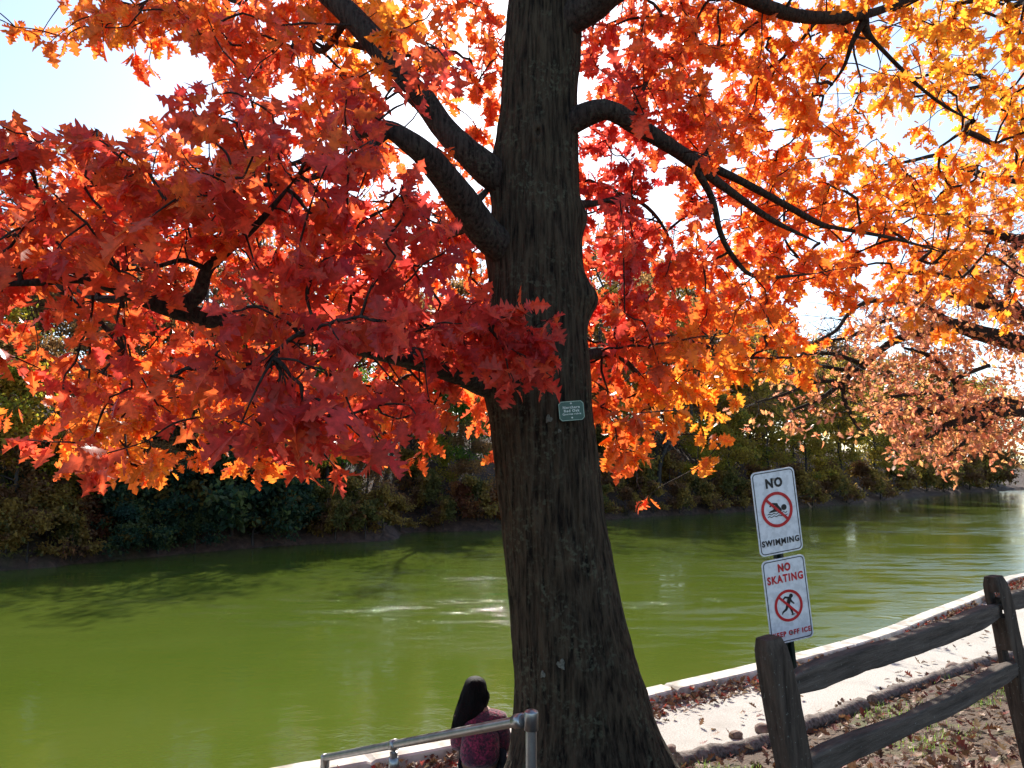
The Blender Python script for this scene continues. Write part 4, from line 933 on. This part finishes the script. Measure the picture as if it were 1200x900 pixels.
for nm, brs in L2.items():
    mb = MB(); fo = MB(); P5 = [[] for _ in range(5)]
    for br in brs:
        p = np.array([P(a, b, d) for a, b, d, w_ in br]); r = np.array([w_ * d / FPX / 2 for a, b, d, w_ in br])
        tube(mb, p, r * 1.1, 10, 5, .1)
        q = catmull(p, 6); L = np.r_[0, np.cumsum(np.linalg.norm(np.diff(q, axis=0), axis=1))]
        bare = nm in 'e'
        nsp = int(L[-1] * (4 if bare else 16))
        for _ in range(nsp):
            s = L[-1] * rng.uniform(.12, 1.03) ** .8; c = np.array([np.interp(s, L, q[:, k]) for k in range(3)])
            u_ = 600 + FPX * (c @ RT) / ((c - EYE) @ FW)
            e_ = rng.normal(0, 1, 3) * np.array([.55, .7, .38]); e_[2] -= .12
            tip2 = c + e_; uu = 600 + FPX * tip2[0] / ((tip2 - EYE) @ FW); vv = 450 - FPX * ((tip2 - EYE) @ UP) / ((tip2 - EYE) @ FW)
            if vv > (556 if uu > 1045 else 505): continue
            if uu < 1010 and vv < 500 and rng.uniform() < .78: 
                tube(mb, [c, c * .5 + tip2 * .5 + rng.normal(0, .08, 3), tip2], [.008, .006, .003], 4, 3, cap=False); continue
            tube(mb, [c, c * .5 + tip2 * .5 + rng.normal(0, .08, 3), tip2], [.008, .006, .004], 4, 2, cap=False)
            n = int(rng.integers(8, 15)); ax = norm(e_) * .4 + norm(rng.normal(0, 1, (n, 3))) * .7 + grav * rng.uniform(.1, .8, (n, 1))
            for lst, v in zip(P5, (tip2 + rng.normal(0, .11, (n, 3)), ax, rng.normal(0, .8, (n, 3)) + np.array([0, 0, .6]), rng.uniform(.085, .145, n), R2[rng.integers(0, 5, n)] * rng.uniform(.7, 1.2, (n, 1)))): lst.append(v)
    A = [np.concatenate(x) for x in P5]; leaf_batch(fo, *A, 2 if False else 1)
    lo = mb.build('limb', M_LIMB, OAK2); f_ = fo.build('foliage', M_LEAF, None, False); f_.parent = lo; f_.matrix_parent_inverse = Matrix.Identity(4)
# crown around the hidden trunk
fo = MB(); mb = MB(); n = 4200; c = P(1370, 180, 16.5) + rng.normal(0, 1, (n, 3)) * np.array([1.7, 2.2, 2.4])
ax = rng.normal(0, 1, (n, 3)) + grav * .5; leaf_batch(fo, c, ax, rng.normal(0, 1, (n, 3)), rng.uniform(.14, .22, n), R2[rng.integers(0, 5, n)], 2); fo.build('crown', M_LEAF, OAK2, False)

# ------------------------------------------------------------------ far bank trees and bushes
def tree_kind(seed, h, r, base, spread, nleaf, lsize, cols, nl=12, lean=0.0, droop=.1, clump=.55):
    rg = np.random.default_rng(seed); wood = MB(); fol = MB()
    tp = np.array([(lean * (t ** 1.4) * h + rg.normal(0, .012 * h) * (t > 0), rg.normal(0, .012 * h) * (t > 0), t * h) for t in np.linspace(0, 1, 7)]); tp[0, 2] = -.5
    tube(wood, tp, r * (1 - .86 * np.linspace(0, 1, 7)) * np.r_[1.35, np.ones(6)], 9, 4, .1)
    q = catmull(tp, 8); ends = []
    for k in range(nl):
        f = base + (1 - base) * ((k + rg.uniform(0, .8)) / nl) ** .9; i0 = int(min(f, .97) * (len(q) - 1)); p0 = q[i0]; a = rg.uniform(0, 2 * PI); L = spread * h * (1.1 - .75 * (f - base) / (1 - base)) * rg.uniform(.6, 1.15)
        d = np.array([math.cos(a), math.sin(a), rg.uniform(.15, .8)]); p1 = p0 + d * L * .5 + rg.normal(0, .05, 3) * L; p2 = p0 + d * L + np.array([0, 0, -droop * L]) + rg.normal(0, .08, 3) * L
        rl = r * (1 - .8 * f) * .45; tube(wood, [p0, p1, p2], [rl, rl * .6, rl * .2], 5, 4, cap=False); ends += [p1 * .4 + p2 * .6, p2]
        for _ in range(5):
            t = rg.uniform(.3, 1); c = (p0 + (p1 - p0) * t * 2 if t < .5 else p1 + (p2 - p1) * (t * 2 - 1)); e = c + norm(d + rg.normal(0, .8, 3)) * L * rg.uniform(.2, .5)
            tube(wood, [c, (c + e) / 2 + rg.normal(0, .03, 3) * L, e], [rl * .35, rl * .2, rl * .07], 4, 2, cap=False); ends.append(e)
    ends = np.array(ends)
    if nleaf:
        cl = ends[rg.integers(0, len(ends), nleaf)]; off = rg.normal(0, 1, (nleaf, 3)) * np.array([clump, clump, clump * .45]) * spread * h * .33; pos_ = cl + off
        pos_ = pos_[pos_[:, 2] > .3]; m_ = len(pos_); ci_ = (vnoise(pos_ * .7, seed) * len(cols) * .999).astype(int) if len(cols) > 1 else np.zeros(m_, int)
        c_ = np.array(cols)[np.clip(ci_, 0, len(cols) - 1)] * rg.uniform(.65, 1.3, (m_, 1))
        leaf_batch(fol, pos_, rg.normal(0, 1, (m_, 3)) + grav * .3, rg.normal(0, .6, (m_, 3)) + np.array([0, 0, .8]), lsize * rg.uniform(.7, 1.3, m_), c_, 2)
    return wood.mesh('trunk', M_FBARK), (fol.mesh('crown', M_FARLEAF, False) if nleaf else None)
YEL = [(.34, .26, .03), (.26, .24, .03), (.42, .26, .04)]; GRN = [(.08, .16, .03), (.12, .20, .03), (.17, .24, .04)]; BRN = [(.26, .13, .05), (.20, .11, .05), (.32, .17, .06)]; DRK = [(.03, .07, .055), (.04, .085, .05), (.09, .11, .04), (.035, .07, .04), (.20, .14, .04)]; RST = [(.22, .08, .03), (.26, .11, .035), (.17, .06, .03)]
KT = {
 'bare': [tree_kind(101 + k, 15 + k, .20, .35, .22, 1000, .2, BRN, 16) for k in range(3)],
 'yellow': [tree_kind(111 + k, 10, .15, .12, .30, 6000, .23, YEL, 16, 0, .25) for k in range(2)],
 'green': [tree_kind(121 + k, 10.5, .16, .12, .28, 6500, .23, GRN, 16, 0, .15) for k in range(2)],
 'brown': [tree_kind(131 + k, 12, .17, .15, .26, 5600, .23, BRN, 16) for k in range(2)],
 'olive': [tree_kind(141 + k, 11, .17, .12, .28, 6000, .23, [(.22, .18, .03), (.28, .19, .04), (.34, .25, .04), (.16, .17, .03)], 16) for k in range(2)],
 'leaning': [tree_kind(151, 12, .26, .35, .26, 1100, .16, BRN, 12, .28)],
 'laurel': [tree_kind(161 + k, 3.2, .07, .03, .55, 4600, .2, DRK, 18, 0, .1, .5) for k in range(2)],
 'shrub': [tree_kind(171 + k, 2.4, .05, .03, .55, 2600, .19, [(.24, .11, .05), (.17, .09, .045), (.27, .18, .05), (.14, .13, .04)], 14, 0, .1, .5) for k in range(2)],
 'russet': [tree_kind(181, 2.6, .05, .03, .5, 2400, .19, RST, 14)],
}
LAB = {'bare': ('bare_tree', 'tall nearly leafless grey tree standing on the far wooded bank', 'tree', 'bare trees on the far bank'),
       'yellow': ('yellow_tree', 'yellow leaved tree leaning out over the far waterline', 'tree', 'yellow trees on the far bank'),
       'green': ('green_tree', 'green leaved tree on the shaded far bank left of the oak trunk', 'tree', 'green trees on the far bank'),
       'brown': ('brown_tree', 'brown leaved autumn tree on the far hillside', 'tree', 'brown trees on the far bank'),
       'olive': ('olive_tree', 'olive and gold autumn tree on the far wooded bank', 'tree', 'olive gold trees on the far bank'),
       'leaning': ('leaning_tree', 'dark tree leaning sideways on the far bank just right of the oak trunk', 'tree', None),
       'laurel': ('evergreen_bush', 'dark blue green evergreen bush overhanging the far waterline', 'bush', 'evergreen bushes on the far bank'),
       'shrub': ('brown_bush', 'brown leafy shrub on the far bank', 'bush', 'brown shrubs on the far bank'),
       'russet': ('russet_bush', 'russet bush at the far waterline', 'bush', 'russet bushes on the far bank')}
def far_tree(kind, px, s, sc_=1.0, lab=None, k=None, pos_=None):
    nm, l, c, gp = LAB[kind]; w_, f_ = KT[kind][int(rng.integers(0, len(KT[kind]))) if k is None else k]
    p = far_at(px, s) if pos_ is None else pos_
    if px > 690 and kind in ('bare', 'brown', 'olive', 'yellow'): sc_ *= 1.3
    o = empty(nm, p, lab or l, c, gp); o.rotation_euler = (0, 0, float(rng.uniform(0, 6.28)) if kind != 'leaning' else .3); o.scale = (sc_, sc_, sc_ * float(rng.uniform(.92, 1.08)))
    for n_, me in (('trunk', w_), ('crown', f_)):
        if me: q = bpy.data.objects.new(n_, me); COL.objects.link(q); q.parent = o
    return o
far_tree('yellow', 25, 1.5, .62, 'yellow and orange tree at the far left end of the opposite shore'); far_tree('yellow', -40, 4, .8)
for px, s, sc_ in ((150, 9, .9), (80, 10, .8), (190, 15, 1.0), (230, 7, .9), (285, 12, 1.0), (345, 5, .8), (410, 9, .9), (445, 14, 1), (520, 6, .85), (560, 12, 1), (250, 20, 1), (360, 18, 1), (-90, 9, .8),
                   (705, 10, 1), (730, 5, .8), (770, 8, .95), (815, 4, .75), (850, 12, 1), (895, 7, .9), (935, 12, .9), (985, 9, .8), (1040, 8, .8), (640, 8, 1), (600, 14, 1), (745, 16, 1.1), (800, 18, 1.1), (870, 20, 1)): far_tree('bare', px, s, sc_)
for px, s, sc_ in ((330, 3, .62), (385, 4, .7), (535, 5, .75), (470, 8, .8), (300, 8, .8), (580, 9, .7)): far_tree('green', px, s, sc_)
for px, s, sc_ in ((60, 6, .6), (125, 5, .55), (200, 9, .65), (420, 13, .7), (600, 15, .8), (690, 13, .8), (760, 17, .9), (150, 15, .8), (265, 15, .8), (500, 16, .8), (840, 13, .8), (30, 20, .9), (-60, 6, .8), (170, 8, .7), (330, 9, .75), (450, 8, .75), (540, 9, .8), (630, 8, .8), (660, 6, .7), (715, 7, .7), (780, 9, .75), (860, 9, .8), (0, 10, .8), (1020, 12, 1.0)): far_tree('brown', px, s, sc_)
for px, s, sc_ in ((830, 8, .85), (880, 4, .8), (920, 6, .95), (960, 4, .9), (1000, 6, 1.0), (1040, 4, .95), (1075, 6, 1.0), (1105, 6, 1.0), (905, 14, 1.1), (975, 15, 1.1), (1060, 16, 1.1), (1125, 10, 1.1), (855, 2, .6), (900, 1.5, .6), (945, 1.5, .6), (985, 1.5, .7), (1025, 1.5, .8), (1065, 2, .9), (1095, 2, .9), (1118, 3, 1), (790, 12, .8), (735, 3, .5)): far_tree('olive', px, s, sc_)
for px, s, sc_ in ((715, 13, 1.0), (750, 9, .8), (790, 15, 1.1), (825, 11, 1.0), (865, 8, 1.0), (890, 17, 1.2), (930, 9, 1.1), (960, 14, 1.2), (1000, 12, 1.2), (1035, 10, 1.2), (1075, 12, 1.3), (1112, 8, 1.3), (1140, 4, 1.2), (1150, 10, 1.4), (1165, 5, 1.3), (400, 12, .8), (555, 9, .8), (610, 10, .9)): far_tree('olive', px, s, sc_)
for px, s, sc_ in ((840, 6, .9), (905, 11, 1.1), (985, 9, 1.1), (1055, 7, 1.1), (1098, 9, 1.2), (1130, 7, 1.2), (1158, 3, 1.2), (215, 6, .6), (-110, 2, .6), (-60, 2, .6), (-15, 2.5, .58), (45, 2.2, .55), (100, 2.5, .52), (150, 2.6, .5), (200, 2.4, .52), (262, 2.6, .5), (315, 2.4, .45), (430, 2.2, .42), (550, 2.5, .42), (130, 7, .6), (375, 6, .6), (480, 5, .6)): far_tree('brown', px, s, sc_)
for px, s, sc_ in ((95, 2.5, .5), (250, 6.5, .6), (360, 2, .42), (505, 3, .5), (815, 3, .5)): far_tree('yellow', px, s, sc_, 'small ochre yellow tree among the darker growth on the far bank')
for px, s, sc_ in ((700, 17, 1.2), (735, 20, 1.2), (770, 19, 1.3), (805, 21, 1.3), (845, 18, 1.2), (880, 21, 1.3), (690, 9, .7), (20, 12, .9), (120, 13, .9), (300, 14, .9), (380, 15, .9), (470, 13, .9), (545, 15, 1.0), (610, 17, 1.0)): far_tree('brown', px, s, sc_)
for px, s, sc_ in ((700, 2.5, 1.1), (725, 3.5, 1.2), (750, 2.2, 1.1), (785, 3, 1.2), (710, 6, 1.4), (745, 7, 1.4), (1105, .4, 2.0), (1120, 1, 2.2), (1135, .6, 2.2), (1148, 1.5, 2.4), (1158, .6, 2.4), (1168, 1.5, 2.4), (1128, 4, 2.4), (1152, 5, 2.6)): far_tree('shrub', px, s, sc_)
far_tree('leaning', 772, 2.5, .8)
for px, s, sc_ in ((165, 1.2, .7), (205, .8, 1.0), (240, 1.6, .75), (275, .9, 1.25), (310, 1.1, 1.0), (130, 1.5, .8), (345, 1.0, .75), (225, 4, 1.2), (290, 4.5, 1.2), (180, 5, 1.1), (95, 3, 1), (150, .2, .6), (190, .2, .6), (232, .2, .5), (300, .2, .8)): far_tree('laurel', px, s, sc_)
for px, s, sc_ in ((380, .8, .8), (415, 1, .9), (450, .6, .8), (500, 1.5, .9), (560, .8, .9), (400, 4, 1), (480, 4, 1), (600, 2, 1), (690, 1.2, .9), (815, 1, .9), (850, 1.2, 1.1), (890, 1, 1.2), (930, 1, 1.3), (970, 1, 1.4), (1010, 1, 1.5), (1050, 1, 1.7), (1085, 1, 1.9), (1110, 1, 2), (720, 5, 1), (660, 5, 1.2), (60, 1.5, .9), (15, .8, .8), (40, .3, .7), (90, .2, .6), (705, .3, .8), (735, .2, .7), (765, .3, .8), (795, .2, .9), (830, .2, .9), (870, .2, 1), (910, .2, 1), (950, .2, 1), (990, .2, 1), (1030, .2, 1.1), (470, .2, .7), (520, .2, .7), (430, .2, .7), (395, .2, .7), (605, .2, .7), (655, .2, .8)): far_tree('shrub', px, s, sc_)
for px, s, sc_ in ((540, .8, .75), (580, .6, .6), (105, 1, .6)): far_tree('russet', px, s, sc_)
# far end of the lake
def far_wood():
    g = MB(); n = 5200; x = rng.uniform(120, 420, n); y = 262 + rng.normal(0, 9, n); h = rng.beta(1.3, 1.6, n) * (9 + 6 * vnoise(np.c_[x * .06, x * 0, x * 0], 7))
    c = np.array([(.20, .13, .06), (.26, .18, .07), (.15, .12, .06), (.24, .12, .05)])[rng.integers(0, 4, n)]
    leaf_batch(g, np.c_[x, y, h + .5], rng.normal(0, 1, (n, 3)), rng.normal(0, 1, (n, 3)), rng.uniform(1.0, 2.0, n), c, 2, width=1.4)
    return g
tag(far_wood().build('distant_wood', M_FARLEAF, None, False), 'pale hazy autumn wood at the far end of the lake', 'wood', kind='stuff')
xs2 = np.linspace(100, 480, 60); g = MB()
V = np.array([[(x, 250 + k * 12 + 3 * math.sin(x * .05), [-.5, .8, 3, 6, 7][k] + (0 if k < 1 else math.sin(x * .08))) for k in range(5)] for x in xs2]); i = np.arange(59)[:, None] * 5 + np.arange(4)[None]
g.add(V.reshape(-1, 3), np.stack([i, i + 5, i + 6, i + 1], -1).reshape(-1, 4)); tag(g.build('distant_hill', hill_mat()), kind='structure')
